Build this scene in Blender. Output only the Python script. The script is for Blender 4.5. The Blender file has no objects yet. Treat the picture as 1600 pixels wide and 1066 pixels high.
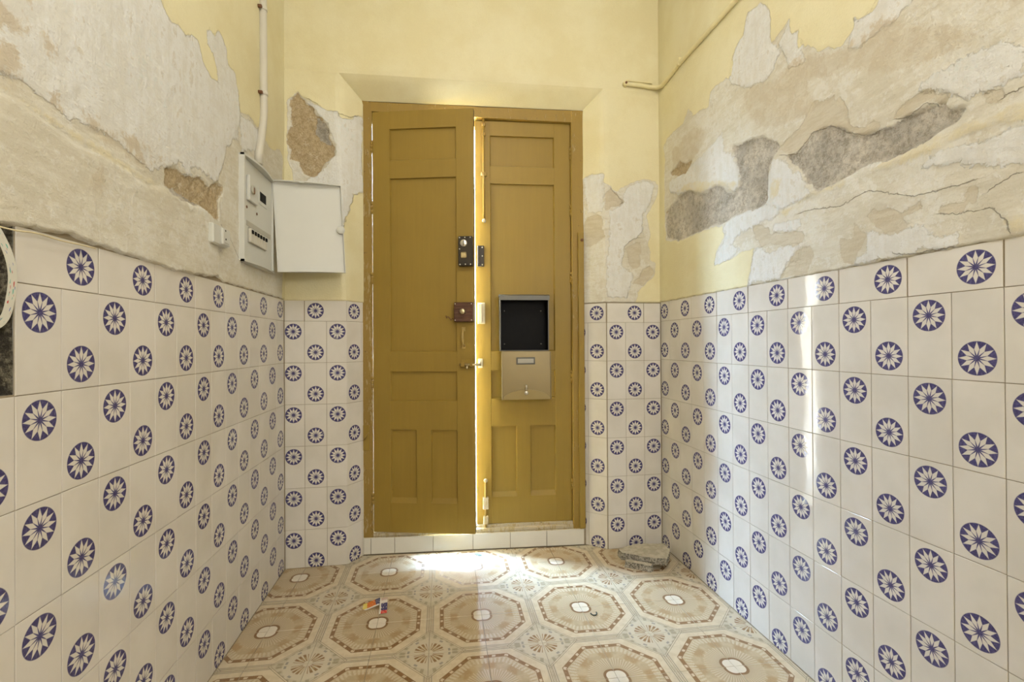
import bpy, bmesh, math, random
import numpy as np
from mathutils import Vector, Matrix, noise as mnoise

random.seed(7)
scene = bpy.context.scene
COL = scene.collection
PI = math.pi

# ------------------------------------------------------------------ camera, world, lights, exposure
YAW, PITCH, ROLL = 0.155855, 0.004808, -0.005736
CAM_Z = 1.070


def make_camera():
    cam = bpy.data.cameras.new('camera')
    cam.sensor_width = 36.0
    cam.lens = 36.0 * 726.795 / 1600.0
    cam.clip_start = 0.02
    ob = bpy.data.objects.new('camera', cam)
    COL.objects.link(ob)
    cy, sy, cp, sp = math.cos(YAW), math.sin(YAW), math.cos(PITCH), math.sin(PITCH)
    fwd = Vector((sy * cp, cy * cp, sp))
    up = Vector((-sy * sp, -cy * sp, cp))
    rt = Vector((cy, -sy, 0))
    c, s = math.cos(ROLL), math.sin(ROLL)
    r2 = rt * c + up * s
    u2 = up * c - rt * s
    m = Matrix((r2, u2, -fwd)).transposed().to_4x4()
    m.translation = Vector((0, 0, CAM_Z))
    ob.matrix_world = m
    scene.camera = ob


make_camera()

world = bpy.data.worlds.new('world')
scene.world = world
world.use_nodes = True
bg = world.node_tree.nodes['Background']
bg.inputs[0].default_value = (0.50, 0.72, 1.0, 1)
bg.inputs[1].default_value = 175.0


def light(name, kind, loc, energy, color, **kw):
    d = bpy.data.lights.new(name, kind)
    d.energy = energy
    d.color = color
    for k, v in kw.items():
        if k not in ('aim', 'portal'):
            setattr(d, k, v)
    if kw.get('portal'):
        d.cycles.is_portal = True
    o = bpy.data.objects.new(name, d)
    COL.objects.link(o)
    o.location = loc
    if 'aim' in kw:
        o.rotation_euler = (Vector(kw['aim']) - Vector(loc)).to_track_quat('-Z', 'Y').to_euler()
    return o


LAMP = (0.97, 0.965, 1.02)
light('ceiling_lamp', 'POINT', (0.22, 0.68, 2.74), 23.5, LAMP, shadow_soft_size=0.22)
light('hall_lamp', 'POINT', (0.80, -1.25, 1.75), 70.0, LAMP, shadow_soft_size=0.25)  # added fill from behind the camera, no lamp known there
# window onto the street side: guides the sampling of the daylight in the doorway
light('doorway_portal', 'AREA', (0.20, 2.74, 1.20), 1.0, (1, 1, 1), shape='RECTANGLE', size=1.3, size_y=2.6,
      aim=(0.20, 0.0, 1.20), portal=True)

light('street_sun', 'SUN', (2.0, 5.0, 6.0), 800.0, (1.0, 0.95, 0.86), aim=(1.4, 5.15, 5.22), angle=0.01)

vs = scene.view_settings
scene.display_settings.display_device = 'sRGB'
vs.view_transform = 'Standard'
vs.look = 'None'
vs.gamma = 1.0
vs.use_curve_mapping = False
vs.exposure = 0.0

# ------------------------------------------------------------------ outlines of the flaked paint and plaster, in metres
# left and right wall: (distance along the room, height); wall around the door: (x, height)
SHAPES = {
 'left': {
  'bare': [[(0.847,1.671),(1.327,2.062),(1.366,1.991),(1.389,1.971),(1.413,1.965),(1.448,1.98),(1.488,1.975),(1.52,2.0),(1.553,2.004),(1.584,1.972),(1.636,1.944),(1.698,1.944),(1.68,1.996),(1.654,2.025),(1.616,2.035),(1.616,2.074),(1.667,2.093),(1.694,2.132),(1.718,2.13),(1.751,2.103),(1.765,2.053),(1.822,2.054),(1.854,1.992),(1.859,1.933),(1.929,1.957),(2.037,1.965),(2.106,1.948),(2.166,1.927),(2.297,1.972),(2.332,1.956),(2.324,1.186),(0.847,1.111)]],
  'skim': [[(0.847,1.671),(1.327,2.062),(1.366,1.991),(1.389,1.971),(1.413,1.965),(1.448,1.98),(1.488,1.975),(1.52,2.0),(1.553,2.004),(1.584,1.972),(1.636,1.944),(1.698,1.944),(1.68,1.996),(1.654,2.025),(1.616,2.035),(1.616,2.074),(1.667,2.093),(1.694,2.132),(1.718,2.13),(1.751,2.103),(1.765,2.053),(1.822,2.054),(1.854,1.992),(1.859,1.933),(1.842,1.832),(1.749,1.762),(1.715,1.674),(1.669,1.608),(1.598,1.614),(1.529,1.604),(1.427,1.578),(1.353,1.538),(1.325,1.518),(1.205,1.538),(1.134,1.535),(1.063,1.523),(1.024,1.535),(0.988,1.529),(0.948,1.536),(0.847,1.521)],[(1.476,1.584),(1.5,1.605),(1.518,1.585),(1.54,1.573),(1.514,1.556),(1.486,1.569)],[(1.865,1.921),(2.037,1.957),(2.049,1.87),(1.875,1.796)]],
  'wash': [[(0.889,1.578),(0.935,1.597),(0.948,1.57),(0.967,1.547),(0.935,1.509),(0.889,1.493)],[(0.99,1.65),(1.024,1.647),(1.039,1.638),(1.016,1.618),(0.995,1.628)],[(1.009,1.552),(1.031,1.558),(1.034,1.528),(1.009,1.527)],[(1.08,1.557),(1.153,1.565),(1.312,1.575),(1.367,1.564),(1.286,1.513),(1.194,1.518),(1.097,1.532)],[(1.094,1.423),(1.139,1.458),(1.143,1.427),(1.115,1.408)],[(0.889,1.662),(0.967,1.71),(0.974,1.68),(0.948,1.627),(0.889,1.599)]],
  'band': [[(0.847,1.516),(0.911,1.516),(0.948,1.513),(1.002,1.512),(1.08,1.511),(1.194,1.504),(1.299,1.497),(1.367,1.499),(1.312,1.477),(1.216,1.482),(1.134,1.486),(1.063,1.484),(1.002,1.494),(0.948,1.502),(0.911,1.502),(0.847,1.501)]],
  'sand': [[(1.384,1.501),(1.393,1.544),(1.449,1.569),(1.503,1.568),(1.558,1.591),(1.614,1.583),(1.729,1.622),(1.733,1.599),(1.7,1.56),(1.691,1.484),(1.643,1.495),(1.585,1.501),(1.493,1.491)]],
  'slab': [[(0.847,1.49),(0.911,1.502),(0.948,1.502),(1.002,1.494),(1.063,1.484),(1.134,1.486),(1.216,1.482),(1.312,1.477),(1.39,1.5),(1.493,1.491),(1.585,1.499),(1.642,1.488),(1.659,1.447),(1.677,1.376),(1.69,1.315),(1.681,1.29),(1.527,1.203),(0.847,1.052)]],
  'mortar': [[(1.387,1.502),(1.493,1.508),(1.577,1.501),(1.528,1.488),(1.459,1.486),(1.402,1.49)]],
  'crack': [[(1.714,1.477),(1.747,1.457),(1.777,1.448)],[(1.787,1.443),(1.828,1.406),(1.872,1.378),(1.918,1.379)]],
  'lip': [(0.847,1.275),(0.933,1.275),(0.987,1.282),(1.055,1.289),(1.133,1.284),(1.238,1.281),(1.311,1.28),(1.426,1.274),(1.565,1.282),(1.676,1.293)],
 },
 'right': {
  'bare': [[(2.238,2.013),(2.252,2.081),(2.209,2.111),(2.064,2.113),(2.015,2.159),(1.97,2.112),(1.852,2.09),(1.831,2.143),(1.728,2.148),(1.684,2.124),(1.666,2.225),(1.617,2.246),(1.585,2.312),(1.518,2.3),(1.471,2.232),(1.466,2.118),(1.426,2.131),(1.383,2.143),(1.372,2.085),(1.343,2.08),(1.343,2.023),(1.299,2.016),(1.268,1.963),(1.228,1.958),(1.181,1.921),(1.146,1.944),(1.137,1.977),(1.088,1.95),(1.064,1.963),(1.052,2.011),(0.589,1.785),(0.593,1.229),(1.607,1.257),(1.602,1.308),(1.573,1.366),(1.563,1.421),(1.63,1.415),(1.724,1.399),(1.816,1.394),(1.804,1.449),(1.745,1.507),(1.756,1.554),(1.839,1.561),(1.971,1.558),(2.121,1.564),(2.239,1.594),(2.245,1.76),(2.248,1.918)]],
  'mortar': [[(2.238,1.611),(2.237,1.723),(2.184,1.751),(2.118,1.782),(1.996,1.771),(1.947,1.736),(1.862,1.727),(1.777,1.721),(1.732,1.682),(1.688,1.661),(1.652,1.676),(1.641,1.718),(1.666,1.786),(1.697,1.832),(1.686,1.854),(1.625,1.832),(1.567,1.829),(1.513,1.818),(1.463,1.772),(1.431,1.741),(1.463,1.719),(1.489,1.687),(1.498,1.636),(1.498,1.582),(1.525,1.56),(1.608,1.571),(1.69,1.567),(1.756,1.564),(1.851,1.567),(1.985,1.562),(2.121,1.564)],[(1.4,1.693),(1.347,1.69),(1.292,1.727),(1.221,1.715),(1.175,1.674),(1.115,1.64),(1.068,1.633),(1.038,1.626),(0.989,1.631),(0.947,1.643),(0.908,1.617),(0.869,1.588),(0.88,1.566),(0.957,1.55),(1.039,1.549),(1.124,1.546),(1.195,1.54),(1.273,1.538),(1.315,1.573),(1.337,1.624),(1.377,1.661)]],
  'skim': [[(2.191,1.881),(2.039,1.876),(1.898,1.899),(1.751,1.934),(1.74,1.857),(1.697,1.825),(1.656,1.756),(1.646,1.706),(1.678,1.664),(1.753,1.723),(1.9,1.729),(2.011,1.78),(2.118,1.79),(2.2,1.841)],[(1.498,1.582),(1.489,1.669),(1.463,1.713),(1.408,1.685),(1.378,1.64),(1.342,1.616),(1.309,1.55),(1.289,1.533),(1.343,1.524),(1.418,1.523),(1.482,1.553)],[(1.816,1.394),(1.81,1.443),(1.757,1.475),(1.734,1.504),(1.745,1.541),(1.69,1.567),(1.608,1.571),(1.525,1.563),(1.465,1.548),(1.433,1.51),(1.483,1.494),(1.534,1.507),(1.59,1.496),(1.669,1.489),(1.702,1.456),(1.65,1.432),(1.724,1.399)],[(1.602,1.285),(1.573,1.366),(1.553,1.419),(1.484,1.387),(1.419,1.397),(1.359,1.39),(1.345,1.371),(1.36,1.346),(1.404,1.332),(1.436,1.285),(1.555,1.298)],[(1.466,1.484),(1.344,1.474),(1.344,1.436),(1.403,1.439),(1.466,1.46)],[(1.107,1.373),(1.053,1.352),(0.969,1.359),(0.92,1.31),(0.886,1.31),(0.887,1.288),(1.004,1.289),(1.146,1.286),(1.146,1.303),(1.107,1.313)],[(0.953,1.491),(0.918,1.514),(0.86,1.505),(0.762,1.507),(0.699,1.487),(0.7,1.405),(0.763,1.42),(0.854,1.464),(0.898,1.485)],[(1.71,2.122),(1.666,2.225),(1.617,2.246),(1.585,2.312),(1.518,2.3),(1.471,2.232),(1.466,2.118),(1.427,2.057),(1.48,2.003),(1.596,2.027)],[(1.427,2.094),(1.383,2.143),(1.372,2.085),(1.343,2.08),(1.311,1.959),(1.379,1.982)],[(1.146,1.944),(1.137,1.977),(1.088,1.95),(1.053,1.997),(0.947,1.93),(1.014,1.898),(1.112,1.893),(1.155,1.904)],[(0.962,1.684),(0.937,1.703),(0.868,1.7),(0.793,1.694),(0.761,1.662),(0.761,1.603),(0.817,1.606),(0.869,1.609),(0.902,1.645)]],
  'tan': [[(1.406,1.705),(1.444,1.739),(1.381,1.758),(1.324,1.776),(1.291,1.811),(1.211,1.795),(1.161,1.737),(1.157,1.689),(1.111,1.664),(1.083,1.676),(1.064,1.653),(1.071,1.631),(1.107,1.632),(1.175,1.674),(1.221,1.715),(1.292,1.727),(1.347,1.69)],[(1.03,1.644),(1.009,1.668),(0.943,1.674),(0.919,1.648),(0.896,1.636),(0.908,1.62),(0.947,1.643),(0.989,1.631)],[(0.825,1.601),(0.798,1.592),(0.789,1.579),(0.798,1.561),(0.822,1.579)],[(1.111,1.413),(1.092,1.425),(1.011,1.398),(0.965,1.412),(0.961,1.392),(1.003,1.38),(0.977,1.361),(1.02,1.34),(1.058,1.353),(1.075,1.374)],[(1.571,1.504),(1.491,1.484),(1.483,1.452),(1.331,1.428),(1.324,1.394),(1.359,1.39),(1.419,1.397),(1.527,1.42),(1.562,1.452)],[(1.345,1.371),(1.304,1.373),(1.291,1.339),(1.318,1.296),(1.36,1.291),(1.436,1.285),(1.404,1.332)],[(1.192,1.366),(1.151,1.357),(1.145,1.405),(1.107,1.36),(1.121,1.333),(1.151,1.286),(1.187,1.292)],[(0.919,1.387),(0.867,1.375),(0.873,1.363),(0.919,1.37)],[(0.864,1.384),(0.854,1.406),(0.844,1.402),(0.849,1.373)]],
  'wash': [[(1.627,2.044),(1.454,1.979),(1.332,1.998),(1.172,1.907),(1.057,1.929),(0.987,1.853),(0.867,1.778),(0.841,1.725),(0.955,1.746),(1.022,1.765),(1.173,1.853),(1.311,1.899),(1.291,1.786),(1.524,1.841),(1.597,1.936)],[(2.169,2.026),(1.97,2.056),(1.843,1.986),(1.928,1.927),(2.067,1.881),(2.17,1.918)]],
  'band': [[(1.092,1.534),(1.017,1.548),(0.926,1.556),(0.843,1.554),(0.762,1.546),(0.69,1.536),(0.69,1.511),(0.762,1.516),(0.869,1.525),(0.99,1.523),(1.061,1.53)],[(1.441,1.518),(1.358,1.522),(1.309,1.54),(1.178,1.537),(1.178,1.523),(1.296,1.53),(1.344,1.518),(1.41,1.492)],[(1.464,1.637),(1.424,1.628),(1.441,1.576),(1.465,1.572),(1.477,1.611)],[(2.133,1.811),(1.996,1.814),(1.861,1.767),(1.753,1.737),(1.667,1.7),(1.688,1.668),(1.754,1.713),(1.9,1.732),(2.011,1.78)],[(0.79,1.317),(0.764,1.319),(0.764,1.297),(0.782,1.295)]],
  'crack': [[(1.349,1.488),(1.294,1.485),(1.195,1.465),(1.151,1.471),(1.117,1.483),(1.077,1.472),(1.04,1.453),(0.978,1.428),(0.933,1.424),(0.849,1.421)],[(0.831,1.354),(0.817,1.353),(0.792,1.32),(0.785,1.296)],[(1.029,1.298),(1.004,1.288),(0.977,1.284),(0.955,1.286),(0.893,1.283)],[(0.922,1.366),(0.886,1.358),(0.846,1.355)],[(1.431,1.709),(1.359,1.686),(1.292,1.727),(1.221,1.715),(1.175,1.674),(1.099,1.63),(1.068,1.633)],[(1.027,1.64),(0.989,1.631),(0.947,1.643),(0.925,1.626)],[(0.819,1.391),(0.792,1.405),(0.771,1.41)],[(0.796,1.574),(0.784,1.579),(0.762,1.578)]],  # also shade lines drawn along the mortar's upper edge
  'sand': [[(2.211,1.933),(2.092,1.942),(1.995,1.905),(2.043,1.872),(2.144,1.889)],[(2.238,1.611),(2.228,1.738),(2.151,1.733),(2.119,1.659),(2.169,1.604)]],
 },
 'back': {
  'bare': [[(-0.714,2.034),(-0.714,2.08),(-0.707,2.242),(-0.661,2.282),(-0.623,2.248),(-0.573,2.231),(-0.529,2.203),(-0.479,2.206),(-0.463,2.177),(-0.432,2.195),(-0.402,2.221),(-0.38,2.23),(-0.382,1.844),(-0.424,1.82),(-0.433,1.738),(-0.465,1.592),(-0.476,1.498),(-0.673,1.851),(-0.705,1.954)],[(-0.795,2.004),(-0.738,2.007),(-0.735,1.952),(-0.739,1.799),(-0.746,1.31),(-0.797,1.309)],[(0.758,1.934),(0.802,1.954),(0.851,1.942),(0.856,1.896),(0.887,1.878),(0.919,1.853),(0.983,1.902),(1.071,1.929),(1.136,1.924),(1.152,1.895),(1.135,1.825),(1.078,1.739),(1.093,1.656),(1.101,1.641),(1.092,1.58),(1.1,1.519),(1.132,1.489),(1.124,1.421),(1.067,1.359),(1.026,1.336),(1.01,1.245),(0.754,1.25)]],
  'skim': [[(-0.617,2.231),(-0.573,2.229),(-0.529,2.203),(-0.479,2.206),(-0.463,2.177),(-0.432,2.195),(-0.402,2.221),(-0.38,2.23),(-0.382,1.844),(-0.424,1.82),(-0.433,1.738),(-0.465,1.592),(-0.476,1.498),(-0.64,1.853),(-0.563,1.903),(-0.491,1.989),(-0.491,2.036),(-0.529,2.138)],[(0.77,1.931),(0.802,1.954),(0.851,1.942),(0.853,1.859),(0.844,1.756),(0.776,1.753)],[(0.86,1.304),(0.879,1.754),(0.95,1.787),(0.982,1.887),(1.071,1.921),(1.127,1.916),(1.102,1.816),(1.053,1.738),(1.061,1.64),(0.956,1.576),(0.94,1.485),(1.003,1.419),(0.97,1.305)]],
  'sand': [[(-0.699,2.242),(-0.661,2.28),(-0.634,2.247),(-0.623,2.225),(-0.59,2.216),(-0.573,2.176),(-0.529,2.138),(-0.518,2.081),(-0.491,2.024),(-0.497,1.989),(-0.536,1.951),(-0.563,1.903),(-0.597,1.878),(-0.635,1.882),(-0.657,1.922),(-0.662,1.944),(-0.695,1.96),(-0.7,2.0),(-0.714,2.034),(-0.714,2.08),(-0.683,2.116),(-0.694,2.162)]],
  'mortar': [[(-0.579,2.17),(-0.529,2.138),(-0.519,2.069),(-0.502,2.023),(-0.519,2.034),(-0.552,2.044),(-0.579,2.088)]],
  'tan': [[(0.856,1.843),(0.887,1.871),(0.952,1.806),(0.934,1.786),(0.859,1.757)],[(0.769,1.747),(0.843,1.733),(0.855,1.619),(0.8,1.574),(0.768,1.571)],[(0.964,1.561),(1.052,1.609),(1.047,1.472),(1.003,1.456)],[(1.067,1.458),(1.1,1.481),(1.125,1.436),(1.067,1.359),(1.003,1.381)]],
  'wash': [[(-0.694,2.243),(-0.661,2.268),(-0.634,2.23),(-0.628,2.166),(-0.694,2.139)]],
  'band': [],
  'crack': [[(-0.617,2.251),(-0.576,2.231)],[(-0.473,2.191),(-0.432,2.195),(-0.404,2.217)],[(0.972,1.584),(1.004,1.611),(1.052,1.62)],[(0.887,1.871),(0.952,1.806),(0.938,1.793)]],
 },
}


# ------------------------------------------------------------------ node helpers


class Sx:
    """a node socket that can be used in arithmetic"""

    def __init__(self, t, s):
        self.t, self.s = t, s

    def _m(self, op, *a):
        n = self.t.nodes.new('ShaderNodeMath')
        n.operation = op
        for i, v in enumerate(a):
            if isinstance(v, Sx):
                self.t.links.new(v.s, n.inputs[i])
            else:
                n.inputs[i].default_value = v
        return Sx(self.t, n.outputs[0])

    def __add__(self, o): return self._m('ADD', self, o)
    def __radd__(self, o): return self._m('ADD', o, self)
    def __sub__(self, o): return self._m('SUBTRACT', self, o)
    def __rsub__(self, o): return self._m('SUBTRACT', o, self)
    def __mul__(self, o): return self._m('MULTIPLY', self, o)
    def __rmul__(self, o): return self._m('MULTIPLY', o, self)
    def __truediv__(self, o): return self._m('DIVIDE', self, o)
    def min(self, o): return self._m('MINIMUM', self, o)
    def max(self, o): return self._m('MAXIMUM', self, o)
    def abs(self): return self._m('ABSOLUTE', self)
    def fract(self): return self._m('FRACT', self)
    def sin(self): return self._m('SINE', self)
    def cos(self): return self._m('COSINE', self)
    def sqrt(self): return self._m('SQRT', self)
    def atan2(self, o): return self._m('ARCTAN2', self, o)
    def inv(self): return 1.0 - self

    def step(self, a, b):
        """0 below a, 1 above b, smooth between"""
        n = self.t.nodes.new('ShaderNodeMapRange')
        n.interpolation_type = 'SMOOTHSTEP'
        self.t.links.new(self.s, n.inputs['Value'])
        n.inputs['From Min'].default_value = a
        n.inputs['From Max'].default_value = b
        return Sx(self.t, n.outputs[0])

    def band(self, a, b, w):
        return self.step(a - w, a + w) * self.step(b - w, b + w).inv()


class Mat:
    def __init__(self, name):
        self.m = bpy.data.materials.new(name)
        self.m.use_nodes = True
        self.t = self.m.node_tree
        self.b = self.t.nodes['Principled BSDF']
        self._co = None

    def node(self, kind, **kw):
        n = self.t.nodes.new(kind)
        for k, v in kw.items():
            setattr(n, k, v)
        return n

    def attr(self, name):
        n = self.node('ShaderNodeAttribute', attribute_name=name)
        return Sx(self.t, n.outputs['Fac'])

    def coords(self, which='Object'):
        n = self.node('ShaderNodeTexCoord')
        return n.outputs[which]

    def world_pos(self):
        if self._co is None:
            self._co = self.node('ShaderNodeNewGeometry').outputs['Position']
        return self._co

    def uv(self):
        n = self.node('ShaderNodeUVMap')
        s = self.node('ShaderNodeSeparateXYZ')
        self.t.links.new(n.outputs[0], s.inputs[0])
        return Sx(self.t, s.outputs[0]), Sx(self.t, s.outputs[1])

    def noise(self, scale, detail=4.0, rough=0.55, stretch=None, co=None, color=False):
        n = self.node('ShaderNodeTexNoise')
        n.inputs['Scale'].default_value = scale
        n.inputs['Detail'].default_value = detail
        n.inputs['Roughness'].default_value = rough
        co = co or self.world_pos()
        if stretch:
            mp = self.node('ShaderNodeMapping')
            mp.inputs['Scale'].default_value = stretch
            self.t.links.new(co, mp.inputs['Vector'])
            co = mp.outputs[0]
        self.t.links.new(co, n.inputs['Vector'])
        return Sx(self.t, n.outputs[0])

    def voronoi(self, scale, co=None):
        n = self.node('ShaderNodeTexVoronoi')
        n.inputs['Scale'].default_value = scale
        self.t.links.new(co or self.world_pos(), n.inputs['Vector'])
        return Sx(self.t, n.outputs['Distance'])

    def rnd(self):
        n = self.node('ShaderNodeObjectInfo')
        return Sx(self.t, n.outputs['Random'])

    def mix(self, a, b, f):
        n = self.node('ShaderNodeMix', data_type='RGBA')
        n.clamp_factor = True
        if isinstance(f, Sx):
            self.t.links.new(f.s, n.inputs[0])
        else:
            n.inputs[0].default_value = f
        for i, v in ((6, a), (7, b)):
            if isinstance(v, tuple):
                n.inputs[i].default_value = (*v, 1)
            else:
                self.t.links.new(v, n.inputs[i])
        return n.outputs[2]

    def scale(self, col, f):
        """colour times a scalar"""
        n = self.node('ShaderNodeVectorMath', operation='SCALE')
        if isinstance(col, tuple):
            n.inputs[0].default_value = col
        else:
            self.t.links.new(col, n.inputs[0])
        if isinstance(f, Sx):
            self.t.links.new(f.s, n.inputs['Scale'])
        else:
            n.inputs['Scale'].default_value = f
        return n.outputs[0]

    def color(self, c):
        if isinstance(c, tuple):
            self.b.inputs['Base Color'].default_value = (*c, 1)
        else:
            self.t.links.new(c, self.b.inputs['Base Color'])

    def rough(self, r):
        if isinstance(r, Sx):
            self.t.links.new(r.s, self.b.inputs['Roughness'])
        else:
            self.b.inputs['Roughness'].default_value = r

    def metal(self, v=1.0):
        self.b.inputs['Metallic'].default_value = v

    def bump(self, h, dist=0.002, strength=1.0):
        n = self.node('ShaderNodeBump')
        n.inputs['Distance'].default_value = dist
        n.inputs['Strength'].default_value = strength
        self.t.links.new(h.s, n.inputs['Height'])
        self.t.links.new(n.outputs[0], self.b.inputs['Normal'])


# ------------------------------------------------------------------ materials
M = {}


def simple(name, col, rough=0.5, metal=0.0, var=0.08, scale=40.0, bump=0.0):
    k = Mat(name)
    n = k.noise(scale, 3)
    k.color(k.scale(col, n * (2 * var) + (1 - var)))
    k.rough(rough)
    if metal:
        k.metal(metal)
    if bump:
        k.bump(n, bump)
    M[name] = k.m
    return k


def plaster_material():
    k = Mat('flaking_plaster')
    big = k.noise(5.0, 5, 0.6)
    mid = k.noise(24.0, 6, 0.7)
    n60 = k.noise(58.0, 4, 0.65)
    fine = k.noise(150.0, 4, 0.72)
    grit = k.noise(430.0, 3, 0.7)
    streak = k.noise(16.0, 6, 0.7, stretch=(1.6, 1.6, 0.14))
    scrape = k.noise(30.0, 5, 0.75, stretch=(0.5, 0.35, 1.8))
    jag = (n60 - 0.5) * 0.014 + (fine - 0.5) * 0.010 + (grit - 0.5) * 0.005

    def edge(name, w=0.0009, j=1.0):
        return (k.attr(name) + jag * j).step(-w, w)
    paint, skim, tan, sand = edge('paint', 0.0007, 0.55), edge('skim', 0.0016, 2.2), edge('tan', 0.0012, 1.1), edge('sand', 0.0018, 1.2)
    mortar = edge('mortar', 0.0018, 1.2)
    band, wash = edge('band', 0.006, 1.8), edge('wash', 0.008, 3.6)
    cnear = k.attr('crack')                  # m from the nearest crack
    cside = k.attr('crack_side') + (n60 - 0.5) * 0.017 + (fine - 0.5) * 0.006
    crack_shade = cside.abs().step(0.0005, 0.0016).inv() * cnear.step(0.006, 0.009).inv()
    lipped = cside.step(-0.0012, 0.0008) * cnear.step(0.004, 0.030).inv()
    # bare cream undercoat, mottled and scraped
    c = k.mix((0.60, 0.555, 0.445), (0.69, 0.66, 0.57), (big * 0.45 + scrape * 0.55).step(0.40, 0.58))
    c = k.mix(c, (0.52, 0.45, 0.325), (mid * 0.6 + scrape * 0.4).step(0.55, 0.62) * 0.45)
    c = k.mix(c, (0.735, 0.72, 0.665), (n60 * 0.35 + mid * 0.4 + big * 0.25).step(0.515, 0.545) * 0.6)
    c = k.mix(c, (0.50, 0.445, 0.34), (fine * 0.5 + n60 * 0.5).step(0.60, 0.64) * 0.5)
    c = k.mix(c, (0.555, 0.485, 0.36), wash * (0.40 + 0.45 * mid.step(0.42, 0.56)))
    white = k.mix((0.675, 0.66, 0.61), (0.735, 0.735, 0.715), (streak * 0.5 + mid * 0.5).step(0.42, 0.57))
    white = k.mix(white, (0.57, 0.51, 0.40), (streak * 0.45 + mid * 0.55).step(0.555, 0.60) * 0.5)
    white = k.mix(white, (0.55, 0.47, 0.345), wash * (mid * 0.6 + streak * 0.4).step(0.44, 0.52) * 0.85)
    white = k.mix(white, (0.62, 0.68, 0.66), (big * 0.4 + n60 * 0.6).step(0.57, 0.63) * 0.35)
    white = k.mix(white, (0.40, 0.355, 0.275), (fine * 0.55 + mid * 0.45).step(0.60, 0.63) * 0.55)
    c = k.mix(c, white, skim)
    c = k.mix(c, (0.67, 0.60, 0.41), band * (0.30 + 0.60 * mid.step(0.38, 0.56)))
    c = k.mix(c, k.mix((0.535, 0.47, 0.345), (0.595, 0.54, 0.425), scrape.step(0.4, 0.6)), tan)
    sandc = k.mix((0.40, 0.30, 0.165), (0.54, 0.43, 0.27), (fine * 0.5 + n60 * 0.5).step(0.40, 0.58))
    sandc = k.mix(sandc, (0.63, 0.555, 0.41), (mid * 0.6 + fine * 0.4).step(0.54, 0.60) * 0.7)
    sandc = k.mix(sandc, (0.20, 0.145, 0.08), (grit * 0.4 + n60 * 0.6).step(0.60, 0.65) * 0.6)
    c = k.mix(c, sandc, sand)
    peb = k.voronoi(95.0)
    greyc = k.mix((0.40, 0.35, 0.27), (0.64, 0.585, 0.49), (fine * 0.45 + n60 * 0.55).step(0.41, 0.57))
    greyc = k.mix(greyc, (0.64, 0.615, 0.56), (mid * 0.45 + grit * 0.55).step(0.51, 0.57) * 0.75)
    greyc = k.mix(greyc, (0.42, 0.345, 0.225), (big * 0.5 + mid * 0.5).step(0.54, 0.62) * 0.5)
    greyc = k.scale(greyc, k.noise(7.5, 3, 0.6).step(0.36, 0.62) * 0.34 + 0.84)
    greyc = k.mix(greyc, (0.13, 0.115, 0.085), (grit * 0.45 + fine * 0.3 + big * 0.25).step(0.545, 0.60) * 0.7)
    c = k.mix(c, greyc, mortar)
    yel = k.mix((0.700, 0.630, 0.385), (0.740, 0.682, 0.450), big.step(0.35, 0.65))
    c = k.mix(c, yel, paint)
    c = k.mix(c, (0.24, 0.20, 0.14), crack_shade * 0.55)  # recess shade of cracks and coat edges put into the colour
    c = k.scale(c, fine * 0.10 + 0.95)
    k.color(c)
    k.rough(0.62)
    stipple = k.noise(170.0, 2, 0.5)
    bare = paint.inv()
    h = paint * (1.1 + stipple * 0.55) + lipped * 1.3 + skim * 0.8 + bare * (streak * 0.7 + scrape * 1.2 + mid * 1.5 + n60 * 1.2 + fine * 0.9)
    h = h + mortar * (fine * 2.6 + grit * 1.8 - peb * 1.6 - 1.3) + sand * (fine * 1.8 + n60 * 1.2 + grit * 0.8 - 1.6) - crack_shade * 1.0 - tan * 0.6
    k.bump(h, 0.0019, 0.95)
    M['plaster'] = k.m


def wall_tile_material():
    k = Mat('flower_wall_tile')
    u, v = k.uv()
    R = 0.0382
    dx, dy = u, v - 0.05
    r = (dx * dx + dy * dy).sqrt() / R
    th = dy.atan2(dx)
    q = ((th * (12 / (2 * PI)) + 0.5).fract() - 0.5) * (2 * PI / 12)
    lat, alo = q.sin().abs() * r, q.cos() * r
    hw = ((alo - 0.17) * 0.37).min((0.955 - alo) * 0.31)
    petal = (hw - lat).step(-0.022, 0.022)
    disc = r.step(0.965, 1.015).inv()
    ink = disc * petal.inv()
    fine = k.noise(260, 3, 0.7)
    cloud = k.noise(6, 4)
    rr = k.rnd()
    base = k.scale(k.mix((0.67, 0.635, 0.575), (0.725, 0.69, 0.635), cloud.step(0.35, 0.65)), 0.965 + rr * 0.05)
    blue = k.mix((0.058, 0.050, 0.140), (0.100, 0.092, 0.215), fine.step(0.40, 0.66))
    lime = k.noise(16, 6, 0.72)
    zz = k.node('ShaderNodeSeparateXYZ')
    k.t.links.new(k.world_pos(), zz.inputs[0])
    worn = lime.step(0.60, 0.72) * Sx(k.t, zz.outputs[1]).step(1.75, 2.3)
    c = k.mix(base, blue, ink * (1.0 - worn * 0.35))
    c = k.mix(c, (0.72, 0.70, 0.66), worn * 0.16)
    k.color(c)
    k.rough(0.045 + worn * 0.30 + fine * 0.03)
    k.b.inputs['Specular IOR Level'].default_value = 0.22
    k.bump(k.noise(26, 2, 0.4), 0.0006, 0.35)
    M['wall_tile'] = k.m


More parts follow.
